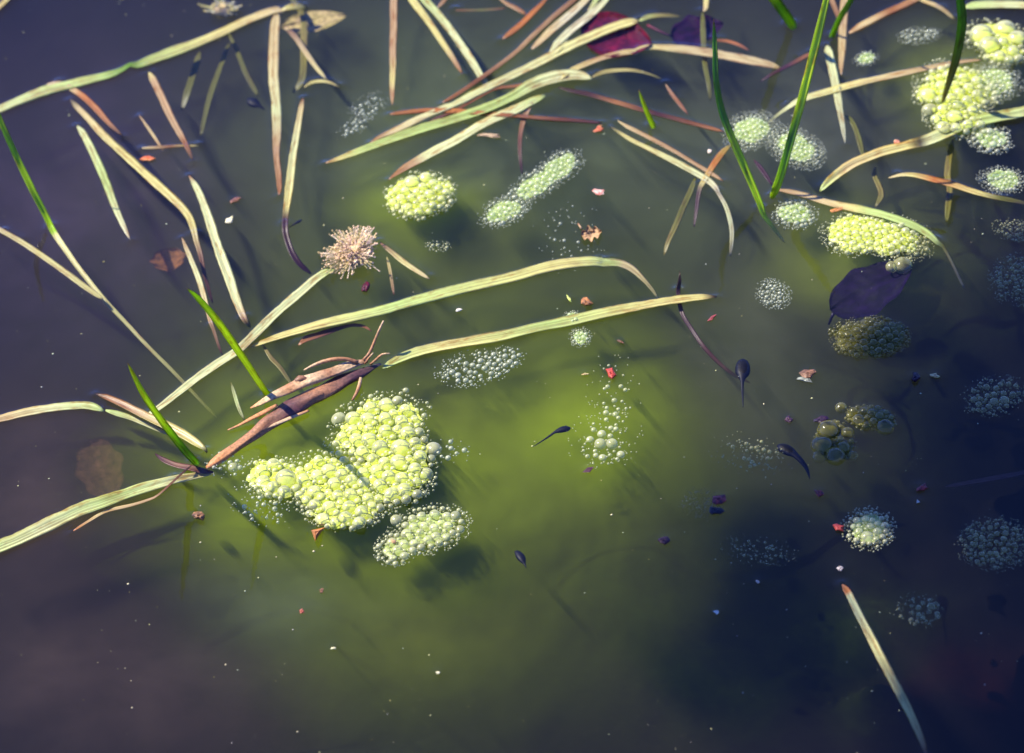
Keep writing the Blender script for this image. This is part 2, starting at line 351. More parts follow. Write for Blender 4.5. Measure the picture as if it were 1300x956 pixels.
# ------------------------------------------------------------------ clouds of suspended algae: soft-edged lenses of even density
def bloom(label, px, py, rx, ry, depth, half, dens, col, ang=0):
    SEED[0] += 1; sd = SEED[0]; nr, ns = 30, 72; V, F = [], []; ca, sa = math.cos(R(ang)), math.sin(R(ang))
    for side in (1, -1):
        for i in range(nr):
            r = .02 + 2.15 * i / (nr - 1)
            for k in range(ns):
                th = 2 * math.pi * k / ns + i * .02; u, v = r * math.cos(th), r * math.sin(th)
                wv = 1 + .28 * noise.noise(Vector((u * .8, v * .8, sd))) 
                x, y = px + (u * rx * ca - v * ry * sa) * wv, py + (u * rx * sa + v * ry * ca) * wv
                t = half * math.exp(-r * r * 1.15) * (1 + .42 * noise.noise(Vector((x * .012, y * .016, sd))) + .25 * noise.noise(Vector((x * .035, y * .05, sd + 4))) + .12 * noise.noise(Vector((x * .1, y * .13, sd + 9))))
                V.append(at(x, y, min(-1.5, -depth + side * t) * MM))
    o = nr * ns
    for i in range(nr - 1):
        for k in range(ns):
            a, b = i * ns + k, i * ns + (k + 1) % ns; F.append((a, b, b + ns, a + ns)); F.append((o + a, o + a + ns, o + b + ns, o + b))
    F.append(tuple(range(ns - 1, -1, -1))); F.append(tuple(o + k for k in range(ns)))
    for k in range(ns): a, b = (nr - 1) * ns + k, (nr - 1) * ns + (k + 1) % ns; F.append((a, b, o + b, o + a))
    m = bpy.data.materials.new('algae_cloud'); m.use_nodes = True; n = m.node_tree.nodes; n.remove(n['Principled BSDF'])
    v = n.new('ShaderNodeVolumePrincipled'); v.inputs['Color'].default_value = (*col, 1); v.inputs['Density'].default_value = dens; v.inputs['Anisotropy'].default_value = .15
    m.node_tree.links.new(v.outputs[0], n['Material Output'].inputs['Volume'])
    tag(mesh_obj('algae_cloud', V, F, m), label, 'algae', kind='stuff')
GY, GO, GG, SI = (.62, .78, .03), (.44, .54, .05), (.38, .46, .20), (.32, .22, .17)
bloom('broad olive algae haze through the middle of the pond', 620, 520, 330, 330, 36, 30, 11, GO)
bloom('grey-green algae haze across the upper middle', 640, 190, 330, 170, 28, 26, 12, GG)
bloom('bright green algae cloud under the loose bubbles', 740, 540, 95, 75, 22, 17, 30, GY)
bloom('green algae cloud under the largest foam raft', 440, 610, 185, 95, 18, 16, 40, GY)
bloom('dim green algae cloud in the bottom water', 520, 810, 150, 80, 30, 18, 10, (.5, .58, .05))
bloom('green algae cloud under the small oval foam dome', 530, 262, 75, 40, 16, 11, 26, GY)
bloom('green algae cloud under the arched blade', 1080, 320, 80, 60, 20, 13, 26, (.56, .66, .10))
bloom('green algae cloud under the broad bright raft', 1225, 110, 90, 60, 20, 13, 24, (.56, .66, .10))
bloom('pale algae haze in the lower left middle', 370, 760, 120, 60, 26, 16, 12, GG)
bloom('grey algae haze among the crossing green blades', 1030, 170, 180, 120, 30, 24, 9, (.38, .42, .30))
bloom('dim olive haze right of the middle', 950, 430, 120, 160, 32, 22, 9, (.34, .36, .20))
bloom('brown silt cloud near the left edge', 60, 620, 160, 130, 34, 24, 9, SI)
bloom('brown silt cloud in the bottom-left corner', 120, 860, 240, 110, 34, 24, 8, SI)
bloom('thin purple-brown silt haze in the upper left', 120, 260, 240, 220, 36, 26, 6, (.34, .24, .36))

# ------------------------------------------------------------------ bubbles
def ico(level):
    import bmesh
    b = bmesh.new(); bmesh.ops.create_icosphere(b, subdivisions=level, radius=1)
    v = np.array([q.co[:] for q in b.verts]); f = np.array([[q.index for q in p.verts] for p in b.faces]); b.free()
    keep = (v[f][:, :, 2].min(1) > -0.62); f = f[keep]
    use = np.unique(f); mp = -np.ones(len(v), int); mp[use] = np.arange(len(use)); return v[use], mp[f]
ICO1, ICO2, ICO3 = ico(1), ico(2), ico(4)
BUB_MESH = {}
def bubble_mesh(mat, k):
    if (mat.name, k) not in BUB_MESH:
        v, f = ICO3; v = v.copy()
        for i in range(len(v)):
            d = 1 + 0.05 * noise.noise(Vector(v[i] * 1.6) + Vector((k * 9, 0, 0)))
            v[i] *= d
        me = bpy.data.meshes.new('bubble'); me.from_pydata(v.tolist(), [], f.tolist()); me.polygons.foreach_set('use_smooth', [True] * len(f)); me.materials.append(mat)
        BUB_MESH[(mat.name, k)] = me
    return BUB_MESH[(mat.name, k)]
PARTS = [0]
def foam(label, ells, tries, rmax, rmin=0.9, mat=None, algae=None, lift=2.0, spread=1.18, big=(), group='patches of bubbles floating on the pond', matz=1.0, power=2.2, name='bubble_patch'):
    """a patch of bubbles: ells = ellipses (cx, cy, rx, ry, tilt deg) in photograph pixels"""
    SEED[0] += 1; rg = np.random.default_rng(SEED[0] * 13 + 5); mat = mat or M_BUB_C
    E = np.array([(a, b, c, d, math.radians(e)) for a, b, c, d, e in ells], float)
    def inside(x, y):
        best = -9
        for a, b, c, d, e in E:
            dx, dy = x - a, y - b; u = (dx * math.cos(e) + dy * math.sin(e)) / c; v = (-dx * math.sin(e) + dy * math.cos(e)) / d
            best = max(best, 1 - math.hypot(u, v))
        return best + 0.22 * noise.noise(Vector((x * .05, y * .05, SEED[0]))) + 0.16 * noise.noise(Vector((x * .12, y * .12, SEED[0])))
    root = empty(name, at(E[0, 0], E[0, 1])); tag(root, label, 'bubbles', group)
    placed = [tuple(map(float, b)) for b in big]
    grid = {}
    def put(b): grid.setdefault((int(b[0] // 20), int(b[1] // 20)), []).append(b)
    for b in placed: put(b)
    wts = E[:, 2] * E[:, 3]; wts = wts / wts.sum()
    cand = []; rmax *= .8; tries = int(tries * 1.6)
    for k in range(tries):
        a, b, c, d, e = E[rg.choice(len(E), p=wts)]
        rr = spread * math.sqrt(rg.random()); th = rg.random() * 2 * math.pi; u, v = rr * math.cos(th) * c, rr * math.sin(th) * d
        x, y = a + u * math.cos(e) - v * math.sin(e), b + u * math.sin(e) + v * math.cos(e)
        q = inside(x, y)
        if q < -(spread - 1) - .05 or (q < 0.03 and rg.random() < 0.62): continue
        lim = rmax * (0.28 + 0.72 * min(1, max(0, q) * 2.4) ** .6)
        r = rmin + (lim - rmin) * rg.random() ** power
        cand.append((r, x, y, q))
    cand.sort(key=lambda c: -c[0])
    for r, x, y, q in cand:
        gx, gy = int(x // 20), int(y // 20); ok = True
        for i in (-1, 0, 1):
            for j in (-1, 0, 1):
                for b in grid.get((gx + i, gy + j), ()):
                    if math.hypot(b[0] - x, (b[1] - y) * 1.12) < 0.84 * (b[2] + r): ok = False; break
                if not ok: break
            if not ok: break
        if ok: placed.append((x, y, r)); put((x, y, r))
    V, F, base = [], [], 0
    for x, y, r in placed:
        q = max(0, inside(x, y)); h = lift * MM * min(1, q * 2.2) ** .8
        p = at(x, y, h); rad = r * mpp(p)
        p[2] -= rad * 0.30
        MENISCUS.append((p[0], p[1], rad * .7, min(0.5 * MM, rad * .4)) if r > 1.6 else (p[0], p[1], rad * .6, 0.15 * MM))
        if r >= 5.0 and PARTS[0] < 900:
            o = bpy.data.objects.new('bubble', bubble_mesh(mat, int(rg.integers(4)))); COL.objects.link(o); o.parent = root; PARTS[0] += 1
            o.location = Vector(p) - root.location; o.scale = (rad * rg.uniform(.95, 1.08), rad * rg.uniform(.95, 1.05), rad * rg.uniform(.70, .86)); o.rotation_euler = (0, 0, rg.random() * 6)
        else:
            v, f = ICO2 if r > 2 else ICO1
            V.append(v * rad * (1, 1, .8) + p); F.append(f + base); base += len(v)
    if V: tag(mesh_obj('small_bubbles', np.vstack(V), np.vstack(F), mat, root), kind='stuff')
    if algae:
        V, F, base = [], [], 0
        for a, b, c, d, e in E:
            nr, ns = 7, 40
            for i in range(nr):
                f = i / (nr - 1) * (.86 if algae is not M_ALG_W else .68)
                for k in range(ns):
                    th = 2 * math.pi * k / ns; u, v = f * c * math.cos(th), f * d * math.sin(th)
                    x, y = a + u * math.cos(e) - v * math.sin(e), b + u * math.sin(e) + v * math.cos(e)
                    rg_ = 1 + f * (.30 * noise.noise(Vector((x * .06, y * .06, 3))) + .22 * noise.noise(Vector((x * .17, y * .17, 8)))); x, y = a + (x - a) * rg_, b + (y - b) * rg_
                    z = (-1.6 + matz * 2.6 * (1 - f ** 2) + .5 * noise.noise(Vector((x * .1, y * .1, SEED[0])))) * MM
                    V.append(at(x, y, z))
                    if i and k < ns: A = base + (i - 1) * ns; B = base + i * ns; F.append((A + k, A + (k + 1) % ns, B + (k + 1) % ns, B + k))
            base += nr * ns
        mesh_obj('algae_mat', V, F, algae, root)
    return root

foam('largest bright yellow-green foam raft, its upper lobe beside the dead brown stem', [(480, 545, 62, 42, -20), (505, 585, 45, 42, 10), (432, 618, 75, 40, 8), (350, 608, 38, 26, 10), (435, 650, 45, 22, 0), (490, 610, 55, 30, 0)],
     5200, 11.5, mat=M_BUB_G, algae=M_ALG_Y, lift=4, power=1.9, big=[(362, 605, 14), (508, 566, 13), (482, 566, 11), (468, 556, 10), (550, 568, 10), (540, 600, 10), (430, 530, 10), (448, 529, 10), (346, 616, 8), (296, 592, 7), (505, 584, 11), (490, 512, 10), (424, 612, 9), (417, 595, 10)])
foam('loose small bubbles trailing off the lower end of the dead stem', [(290, 590, 26, 16, 0), (575, 572, 22, 16, 0), (330, 640, 40, 22, 20)], 170, 5, mat=M_BUB_C, lift=0, power=2.5)
foam('pale bubble patch just below the largest foam raft', [(545, 672, 48, 28, -12), (505, 695, 28, 20, -20)], 1500, 8.5, mat=M_BUB_G, algae=M_ALG_W, lift=2, matz=.6, power=1.9, big=[(503, 659, 8), (516, 677, 8), (578, 654, 7), (584, 671, 6)])
foam('small dense yellow-green oval foam dome below the tip of a pale blade', [(533, 248, 47, 30, -8)], 1500, 8, mat=M_BUB_G, algae=M_ALG_Y, lift=4, matz=1.5, power=1.2, spread=1.06, big=[(523, 229, 11), (540, 224, 9), (517, 262, 7), (545, 245, 7)])
foam('long slanting strip of fine bubbles beside the small oval foam dome', [(710, 212, 32, 18, -30), (680, 235, 40, 17, -30), (640, 268, 32, 17, -20)], 1500, 5.2, mat=M_BUB_C, algae=M_ALG_W, matz=.25, lift=1, power=2.2)
foam('faint scatter of fine bubbles beside the hanging pink reed', [(468, 135, 26, 14, -30), (450, 160, 22, 10, -30)], 170, 3.6, mat=M_BUB_C, lift=0)
foam('open patch of clear bubbles under the right end of the long floating blade', [(600, 468, 44, 21, -8), (640, 455, 26, 14, -10)], 520, 5.6, mat=M_BUB_C, lift=.5, power=1.7)
foam('two tiny froth clumps touching the long straw-coloured blade', [(727, 402, 11, 7, 0), (737, 428, 13, 12, 0)], 420, 3.4, mat=M_BUB_C, algae=M_ALG_W, matz=.5, lift=1)
foam('loose bubbles over the bright green algae glow near the small tadpole', [(768, 556, 34, 26, -10), (778, 505, 24, 42, 0), (765, 575, 30, 14, 0)], 230, 5.2, mat=M_BUB_G, lift=0, power=2.2, spread=1.5, big=[(762, 562, 8), (777, 562, 7.5), (788, 576, 5.5), (764, 550, 6), (749, 557, 5), (765, 580, 5)])
foam('whitish fine froth oval behind the tall curved green blade', [(953, 166, 33, 22, -15)], 1500, 4.2, mat=M_BUB_C, algae=M_ALG_W, matz=.9, lift=2, power=1.3)
foam('whitish fine froth oval crossed by the tallest straight green blade', [(1010, 187, 36, 23, 25)], 1500, 4.2, mat=M_BUB_C, algae=M_ALG_W, matz=.7, lift=2, power=1.3)
foam('small cluster of medium bubbles at the foot of the tallest straight green blade', [(1010, 271, 27, 18, 5)], 500, 5.6, mat=M_BUB_C, algae=M_ALG_W, matz=.5, lift=1.5, power=1.2)
foam('bright foam patch tucked below the pink and green arched blade', [(1090, 297, 44, 27, 0), (1130, 300, 42, 26, 8)], 1900, 6.8, mat=M_BUB_G, algae=M_ALG_Y, lift=3, matz=1.2, power=1.3)
foam('dim grey-green bubbles on the far side of the bright foam patch', [(1163, 308, 22, 22, 20)], 260, 5.5, mat=M_BUB_D, lift=.5, big=[(1146, 334, 13), (1132, 337, 8)])
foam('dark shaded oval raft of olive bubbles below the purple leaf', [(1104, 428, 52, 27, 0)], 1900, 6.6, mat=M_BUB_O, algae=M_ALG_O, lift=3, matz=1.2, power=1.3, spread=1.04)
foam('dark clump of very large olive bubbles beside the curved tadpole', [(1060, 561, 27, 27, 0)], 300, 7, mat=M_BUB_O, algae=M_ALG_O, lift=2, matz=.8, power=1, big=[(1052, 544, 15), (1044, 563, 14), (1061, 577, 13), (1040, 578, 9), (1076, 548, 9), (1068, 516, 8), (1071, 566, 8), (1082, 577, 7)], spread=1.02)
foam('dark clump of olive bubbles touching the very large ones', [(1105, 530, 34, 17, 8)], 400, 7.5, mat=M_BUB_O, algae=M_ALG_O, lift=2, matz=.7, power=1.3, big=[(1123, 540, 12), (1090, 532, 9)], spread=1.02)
foam('round bright bubble patch beside the small red petal', [(1103, 671, 31, 25, 0)], 700, 6.6, mat=M_BUB_G, algae=M_ALG_W, matz=.8, lift=2.5, power=1.4, big=[(1101, 680, 8), (1114, 674, 6)])
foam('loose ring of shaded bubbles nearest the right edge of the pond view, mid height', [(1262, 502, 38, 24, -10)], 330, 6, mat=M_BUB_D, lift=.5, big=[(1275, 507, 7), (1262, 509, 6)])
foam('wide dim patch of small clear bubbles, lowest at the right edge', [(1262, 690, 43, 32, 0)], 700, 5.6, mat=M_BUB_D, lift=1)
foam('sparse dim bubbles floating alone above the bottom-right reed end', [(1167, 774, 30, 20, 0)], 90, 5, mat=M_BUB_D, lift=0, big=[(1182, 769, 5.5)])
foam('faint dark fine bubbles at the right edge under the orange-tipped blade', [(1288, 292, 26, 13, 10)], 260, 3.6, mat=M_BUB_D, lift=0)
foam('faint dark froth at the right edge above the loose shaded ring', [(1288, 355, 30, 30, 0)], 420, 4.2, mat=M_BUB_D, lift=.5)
foam('fine pale froth oval near the right edge below the big pale leaf', [(1273, 228, 29, 17, 5)], 800, 4.2, mat=M_BUB_C, algae=M_ALG_W, matz=.4, lift=1)
foam('big glossy yellow-green bubbles in the far top-right corner', [(1265, 48, 38, 22, 8), (1275, 68, 28, 14, 5)], 900, 11, mat=M_BUB_G, algae=M_ALG_Y, lift=4, matz=1.4, power=1.3, big=[(1246, 40, 15), (1256, 54, 13), (1276, 34, 14), (1292, 46, 12)])
foam('broad bright foam raft around the foot of the dark drooping blade', [(1215, 110, 50, 30, 10), (1218, 148, 42, 26, 10), (1188, 118, 28, 18, 0)], 2600, 9.5, mat=M_BUB_G, algae=M_ALG_Y, lift=4, matz=1.4, power=1.5, big=[(1178, 118, 10), (1181, 138, 11), (1212, 146, 11), (1198, 160, 10)])
foam('fine whitish froth fringe beside the broad bright raft', [(1262, 105, 34, 24, 0)], 1300, 4.4, mat=M_BUB_C, algae=M_ALG_W, matz=.5, lift=1.5, power=1.5)
foam('bubble clump poking out below the big pale leaf', [(1258, 176, 27, 17, 8)], 600, 6.5, mat=M_BUB_C, algae=M_ALG_W, matz=.7, lift=2, power=1.3)
foam('faint blurry froth floating between pink stem and broad raft', [(1167, 45, 25, 10, -5)], 260, 4, mat=M_BUB_C, lift=.5)
foam('tiny pale bubble cluster beside the hanging pink blade', [(1099, 74, 15, 9, -10)], 180, 4.5, mat=M_BUB_C, algae=M_ALG_W, matz=.4, lift=1, power=1.2)
foam('small open froth below the crossing green blades', [(982, 373, 21, 17, 15)], 420, 3.6, mat=M_BUB_C, lift=.5)
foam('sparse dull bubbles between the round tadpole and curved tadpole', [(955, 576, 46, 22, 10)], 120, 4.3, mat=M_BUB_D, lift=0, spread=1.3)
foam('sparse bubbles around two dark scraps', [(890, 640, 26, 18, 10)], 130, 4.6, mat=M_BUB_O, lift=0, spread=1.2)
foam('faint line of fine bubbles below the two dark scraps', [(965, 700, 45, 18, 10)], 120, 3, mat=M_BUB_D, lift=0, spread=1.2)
foam('tiny green bubble cluster beside the fluffy seed head', [(556, 312, 15, 7, 0)], 60, 4, mat=M_BUB_G, lift=0)
foam('loose thin bubbles near the crumpled brown leaf scrap', [(725, 300, 36, 36, 0), (745, 322, 18, 8, 0)], 70, 3.2, mat=M_BUB_C, lift=0, spread=1.4)

# ------------------------------------------------------------------ blades standing out of the water
UPR = 'green blades standing out of the water'
def h(t_y, s_y, x=600):                                   # tip height in mm from tip row and reflected-tip row
    return (s_y - t_y) / 2 * 0.40 / math.cos(PITCH)
ribbon('grass_blade', 'bright green upright blade whose foot is at the lower end of the dead stem', 'grass blade',
       [(162, 461, 2.5, 83), (170, 477, 6, 74), (182, 500, 9, 62), (198, 524, 10, 46), (216, 548, 11, 28), (234, 571, 11, 11), (249, 587, 10, 0), (252, 590, 9, -4)], [(0, 'brown'), (.03, 'lime'), (.5, 'lime'), (.66, 'lush'), (.82, 'deep'), (1, 'lush')], UPR, upright=True, fold=.35, jitter=.3)  # lighter upper half puts side light into the blade's colours
ribbon('grass_blade', 'bright green upright blade crossing the pale slanting blade near a fluffy seed head', 'grass blade',
       [(237, 366, 2.5, 107), (251, 378, 8, 95), (274, 405, 10.5, 76), (294, 433, 11, 52), (315, 464, 10, 28), (332, 490, 9, 9), (341, 502, 8, 0), (344, 507, 7, -5)], [(0, 'brown'), (.04, 'lush'), (.3, 'lime'), (1, 'lime')], UPR, upright=True, fold=.3, jitter=.3)
ribbon('grass_blade', 'thin bright green blade slanting in at the left edge, its stem continuing under water', 'grass blade',
       [(-28, 60, 3, 92), (-10, 125, 6, 62), (6, 165, 8, 46), (24, 205, 9, 30), (42, 242, 9.5, 17), (58, 273, 9, 5), (68, 294, 9, -1), (84, 318, 8, -4), (102, 343, 7, -7), (132, 380, 6, -11), (162, 412, 5.5, -16), (188, 440, 5, -20), (222, 474, 5, -26), (256, 510, 4, -34), (275, 530, 3, -40)],
       [(0, 'lush'), (.42, 'lush'), (.43, 'straw'), (1, 'straw')], UPR, upright=True, fold=.3, jitter=.2)
ribbon('grass_blade', 'tall curved green blade with dark upper half standing before a froth oval', 'grass blade',
       [(906, 24, 2, 94), (907, 45, 5.5, 85), (908, 70, 7.5, 76), (909, 102, 8.5, 64), (916, 140, 10, 48), (929, 175, 11, 34), (942, 205, 11, 22), (955, 235, 10, 11), (966, 262, 9, 2), (970, 274, 7, -3), (980, 287, 6, -9), (996, 308, 4, -18)], [(0, 'brown'), (.05, 'deep'), (.42, 'deep'), (.5, 'lime'), (.8, 'lush'), (.88, 'lime'), (1, 'straw')], UPR, upright=True, fold=.4, jitter=.3)
ribbon('grass_blade', 'tallest straight green blade, leaning right and leaving the top of the view', 'grass blade',
       [(1062, -55, 5, 118), (1049, 0, 9, 99), (1033, 66, 12, 74), (1021, 114, 12, 57), (1008, 162, 11.5, 38), (993, 216, 11.5, 17), (984, 242, 11, 5), (979, 252, 9, -2)], [(0, 'lime'), (.6, 'lime'), (.72, 'deep'), (.85, 'lush'), (1, 'lime')], UPR, upright=True, fold=.35, jitter=.3)
ribbon('grass_blade', 'wide double green blade cut by the top edge', 'grass blade',
       [(955, -55, 8, 62), (972, -18, 13, 38), (985, 2, 15, 22), (998, 20, 14, 8), (1006, 32, 12, -1), (1009, 37, 8, -5)], 'lush lime deep lush', UPR, upright=True, fold=.5, jitter=.3)
ribbon('grass_blade', 'short dark green blade beside the hanging pink blade at the top', 'grass blade',
       [(1095, -38, 5, 60), (1080, 0, 8, 34), (1067, 22, 8.5, 16), (1057, 44, 8, 0), (1055, 48, 7, -3)], 'deep deep lush', UPR, upright=True, fold=.35, jitter=.3)
ribbon('grass_blade', 'dark green drooping blade standing in the broad bright foam raft', 'grass blade',
       [(1217, -40, 9, 90), (1219, 0, 12.5, 70), (1221, 25, 13, 58), (1218, 52, 12.5, 44), (1213, 76, 12, 32), (1205, 103, 9, 18), (1196, 131, 5, 3)], [(0, 'deep'), (.4, 'deep'), (.75, 'olive'), (1, 'ochre')], UPR, upright=True, fold=.5, jitter=.3)
ribbon('grass_blade', 'shortest bright green spike standing alone between brown reeds', 'grass blade',
       [(811, 114, 2, 26), (815, 126, 5, 20), (821, 142, 7, 11), (829, 160, 8, 0), (830, 163, 6, -3)], [(0, 'brown'), (.08, 'lime'), (1, 'lime')], UPR, upright=True, fold=.3, jitter=.3)
ribbon('grass_blade', 'thin dark purple spike rising where a red stem enters the water', 'grass blade',
       [(863, 344, 2, 9), (863, 356, 5, 6), (861, 372, 6, 0), (866, 398, 6, -3), (878, 418, 6, -6), (894, 441, 6, -9), (914, 462, 5.5, -14), (932, 476, 5, -19), (952, 486, 4, -26)], [(0, 'dark'), (.25, 'purple'), (.5, 'purple'), (1, 'brown')], upright=True, fold=.1, jitter=.3, group=None)

# ------------------------------------------------------------------ blades lying on the water
FL = 'dead and pale blades floating on the pond'
def B(label, pts, cols, name='grass_blade', cat='grass blade', **k): return ribbon(name, label, cat, pts, cols, k.pop('group', FL), **k)
B('long yellow-green blade crossing the top-left corner, twisted in the middle', [(-40, 158, 11), (0, 139, 12), (30, 126, 13), (60, 115, 13.5), (100, 105, 13.5), (140, 95, 12), (156, 88, 8), (165, 82, 6, 1.8), (174, 83, 11), (190, 77, 14), (215, 68, 14), (240, 59, 13), (262, 50, 12), (285, 40, 12), (310, 28, 12), (335, 18, 12), (352, 13, 11), (360, 15, 7, .3)], [(0, 'pale'), (.4, 'green'), (.5, 'deep'), (.55, 'green'), (.75, 'straw'), (1, 'peach')])
B('short olive blade end sinking beside the bend at top left', [(358, 13, 9, 1), (370, 9, 10, .8), (382, 9, 8, .2), (390, 12, 5, -2)], 'straw olive')
B('broad pinkish straw blade hanging straight down from the bend at top left', [(352, 17, 13), (349, 40, 15), (348, 70, 16), (348, 100, 16), (351, 130, 15), (352, 165, 14), (351, 195, 10), (354, 222, 9), (355, 240, 7), (354, 248, 4)], [(0, 'peach'), (.25, 'peach'), (.55, 'pale'), (.75, 'pink'), (1, 'rust')])
B('orange-brown hooked blade under the long yellow-green one', [(52, 116, 3, -5), (62, 108, 5, -2.5), (76, 106, 6, -.5), (90, 112, 8), (106, 123, 9), (122, 138, 9), (138, 156, 7), (156, 173, 3)], [(0, 'peach'), (.3, 'peach'), (.4, 'orange'), (.8, 'rust'), (1, 'dark')])
B('long olive and brown-edged blade slanting from the top-left crossing', [(89, 126, 4), (96, 134, 8), (110, 148, 9), (130, 170, 11.5), (150, 189, 12), (175, 212, 12.5), (198, 233, 12.5), (214, 247, 12), (228, 260, 11.5), (240, 275, 11), (246, 291, 10), (249, 305, 8, -1), (255, 325, 7, -4), (260, 350, 6, -9), (270, 385, 4, -16)], [(0, 'dark'), (.06, 'peach'), (.3, 'straw'), (.75, 'straw'), (.85, 'brown'), (1, 'purple')])
B('short pale green blade with glinting blunt top near the left watermark height', [(98, 160, 6), (104, 167, 10), (113, 183, 11.5), (124, 206, 12.5), (135, 232, 12), (146, 262, 10.5), (156, 285, 8), (165, 304, 3)], [(0, 'pale'), (.5, 'green'), (.8, 'pale'), (1, 'white')])
B('short pink-brown blade with a blackened lower tip', [(189, 92, 7), (194, 100, 10), (203, 118, 11.5), (212, 138, 11.5), (222, 158, 10), (231, 174, 8.5), (239, 190, 7), (245, 204, 3)], [(0, 'straw'), (.1, 'pink'), (.7, 'pink'), (.8, 'rust'), (1, 'dark')])
B('thin pink twig lying above an orange seed', [(177, 147, 3), (185, 158, 4), (196, 174, 4.5), (207, 191, 3)], 'pink peach pink', name='reed_scrap', cat='twig', thick=.8)
B('thin level straw crossing the pink twig', [(180, 188, 3), (205, 187, 4), (228, 185, 3.5), (252, 185, 2.5, -.5)], 'peach brown straw', name='reed_scrap', cat='twig', thick=.6)
B('broad pale green blade pointing up left of the fluffy seed head', [(240, 223, 4), (247, 234, 8), (255, 250, 11), (266, 280, 13), (277, 315, 14.5), (290, 350, 15), (300, 380, 13), (307, 398, 11), (312, 408, 9, -.5), (318, 416, 6, -4)], [(0, 'rust'), (.05, 'pale'), (.85, 'pale'), (.95, 'pink'), (1, 'olive')], fold=.25)
B('narrow pinkish blade beside the broad pale green one', [(231, 302, 3), (236, 314, 6), (244, 333, 7.5), (253, 356, 8), (261, 384, 7.5), (267, 408, 6), (271, 418, 5, -1), (278, 440, 4, -6), (283, 452, 3, -10)], [(0, 'pink'), (.3, 'pale'), (.65, 'peach'), (.8, 'pink'), (1, 'brown')])
B('half-sunken straw blade running in from the left edge', [(-30, 276, 5), (0, 292, 7, .4), (25, 306, 8, -1), (58, 328, 8.5, -2.5), (86, 348, 8.5, -4), (109, 365, 8, -5.5), (131, 380, 6, -7)], [(0, 'peach'), (.5, 'straw'), (1, 'straw')])
B('long pale blade slanting down from the fluffy seed head', [(427, 343, 4), (415, 346, 9), (400, 356, 12), (383, 371, 13), (363, 388, 13.5), (345, 404, 13.5, 1.5), (325, 424, 13.5, 2), (302, 446, 13, 2), (279, 461, 12.5), (254, 478, 12), (228, 498, 11), (205, 516, 9), (190, 526, 6, 0), (182, 531, 3, -2)], [(0, 'green'), (.1, 'pale'), (1, 'pale')], fold=.22)
B('long straw and green blade below the seed head, its far end bending under water', [(312, 441, 4), (326, 437, 7), (355, 427, 10, 1.5), (401, 414, 13), (452, 402, 14), (490, 393, 15), (528, 382, 15), (579, 369, 15.5), (617, 360, 16), (655, 351, 16), (690, 341, 16), (720, 335, 15), (750, 332, 14), (761, 333, 13, .3), (766, 334, 13, -.6), (785, 334, 12, -1.5), (802, 341, 11, -3), (817, 355, 7, -5), (828, 368, 5, -8), (836, 380, 3, -11)], [(0, 'straw'), (.15, 'straw'), (.35, 'green'), (.75, 'straw'), (.86, 'green'), (.88, 'peach'), (1, 'straw')])
B('longest straw blade running from the dead stem to a dark pointed tip', [(486, 468, 5, .2), (494, 463, 10), (510, 455, 13), (530, 448, 15), (560, 441, 15), (599, 434, 15), (640, 427, 15), (680, 417, 15.5), (720, 409, 15.5), (760, 400, 15), (800, 392, 14), (840, 384, 12.5), (870, 380, 11), (892, 378, 8), (910, 377, 3)], [(0, 'green'), (.2, 'straw'), (.5, 'green'), (.8, 'straw'), (.96, 'straw'), (.99, 'dark'), (1, 'dark')], fold=.2)
B('stiff brown folded leaf beside the foot of the left upright green blade', [(121, 500, 3), (134, 505, 8), (152, 513, 11), (172, 523, 12), (190, 532, 12.5), (216, 544, 14), (236, 555, 14), (250, 564, 12), (259, 570, 7), (263, 575, 4, -1)], [(0, 'dark'), (.1, 'rust'), (.35, 'pink'), (.6, 'straw'), (.9, 'straw'), (1, 'olive')], fold=.45)
B('pale blade coming in level from the left edge', [(-30, 538, 10), (0, 532, 11), (38, 523, 11.5), (76, 517, 12), (107, 515, 12), (122, 518, 11), (132, 522, 7, .2)], [(0, 'pink'), (.3, 'peach'), (.6, 'pale'), (1, 'green')])
B('olive wet blade end continuing under the brown folded leaf', [(134, 521, 7, .3), (148, 525, 8, -.3), (165, 530, 8, -1), (182, 537, 7.5, -1.6), (200, 545, 6.5, -2.4), (218, 553, 4, -4)], 'green pale ochre')
B('broad bright pale leaf in the lower left, sinking at its right end', [(-40, 713, 20), (0, 696, 20), (25, 686, 20), (63, 668, 19.5), (101, 650, 19), (127, 641, 18), (152, 632, 17), (178, 623, 16), (205, 615, 14), (222, 610, 12, .1), (238, 607, 11, -1.5), (254, 604, 9, -3.5), (272, 601, 5, -6)], [(0, 'green'), (.3, 'pale'), (.6, 'green'), (.85, 'pale'), (1, 'straw')], fold=.3)
B('thin brown stalk lying along the broad lower-left leaf', [(93, 674, 3), (110, 663, 4), (132, 650, 5), (150, 645, 5), (168, 641, 4.5), (190, 634, 4), (200, 629, 3, 1.5), (216, 615, 3, 2), (230, 602, 3, 2), (243, 591, 2.5, 1)], [(0, 'orange'), (.2, 'peach'), (.6, 'pink'), (.72, 'brown'), (1, 'dark')], name='reed_scrap', cat='twig', thick=.8)
B('fuzzy dark stem arc under water beside the left upright blade foot', [(197, 576, 4, -5), (206, 583, 7, -3.5), (222, 590, 8, -2.5), (242, 594, 9, -2), (258, 598, 8, -2.5), (272, 600, 4, -4)], 'purple brown purple', name='sunken_stem', cat='stem', thick=1.5, group='stems sunk in the pond')
B('short dark olive blade under water between the two upright green blades', [(293, 485, 3, -1.5), (297, 497, 5.5, -2.5), (303, 517, 6, -4), (311, 535, 4, -6)], 'olive green olive')
B('olive-yellow sunken blade just above the dead stem', [(333, 437, 4, -1), (345, 456, 6, -2.5), (355, 466, 6.5, -3.5), (371, 489, 5.5, -5.5)], 'ochre ochre olive')
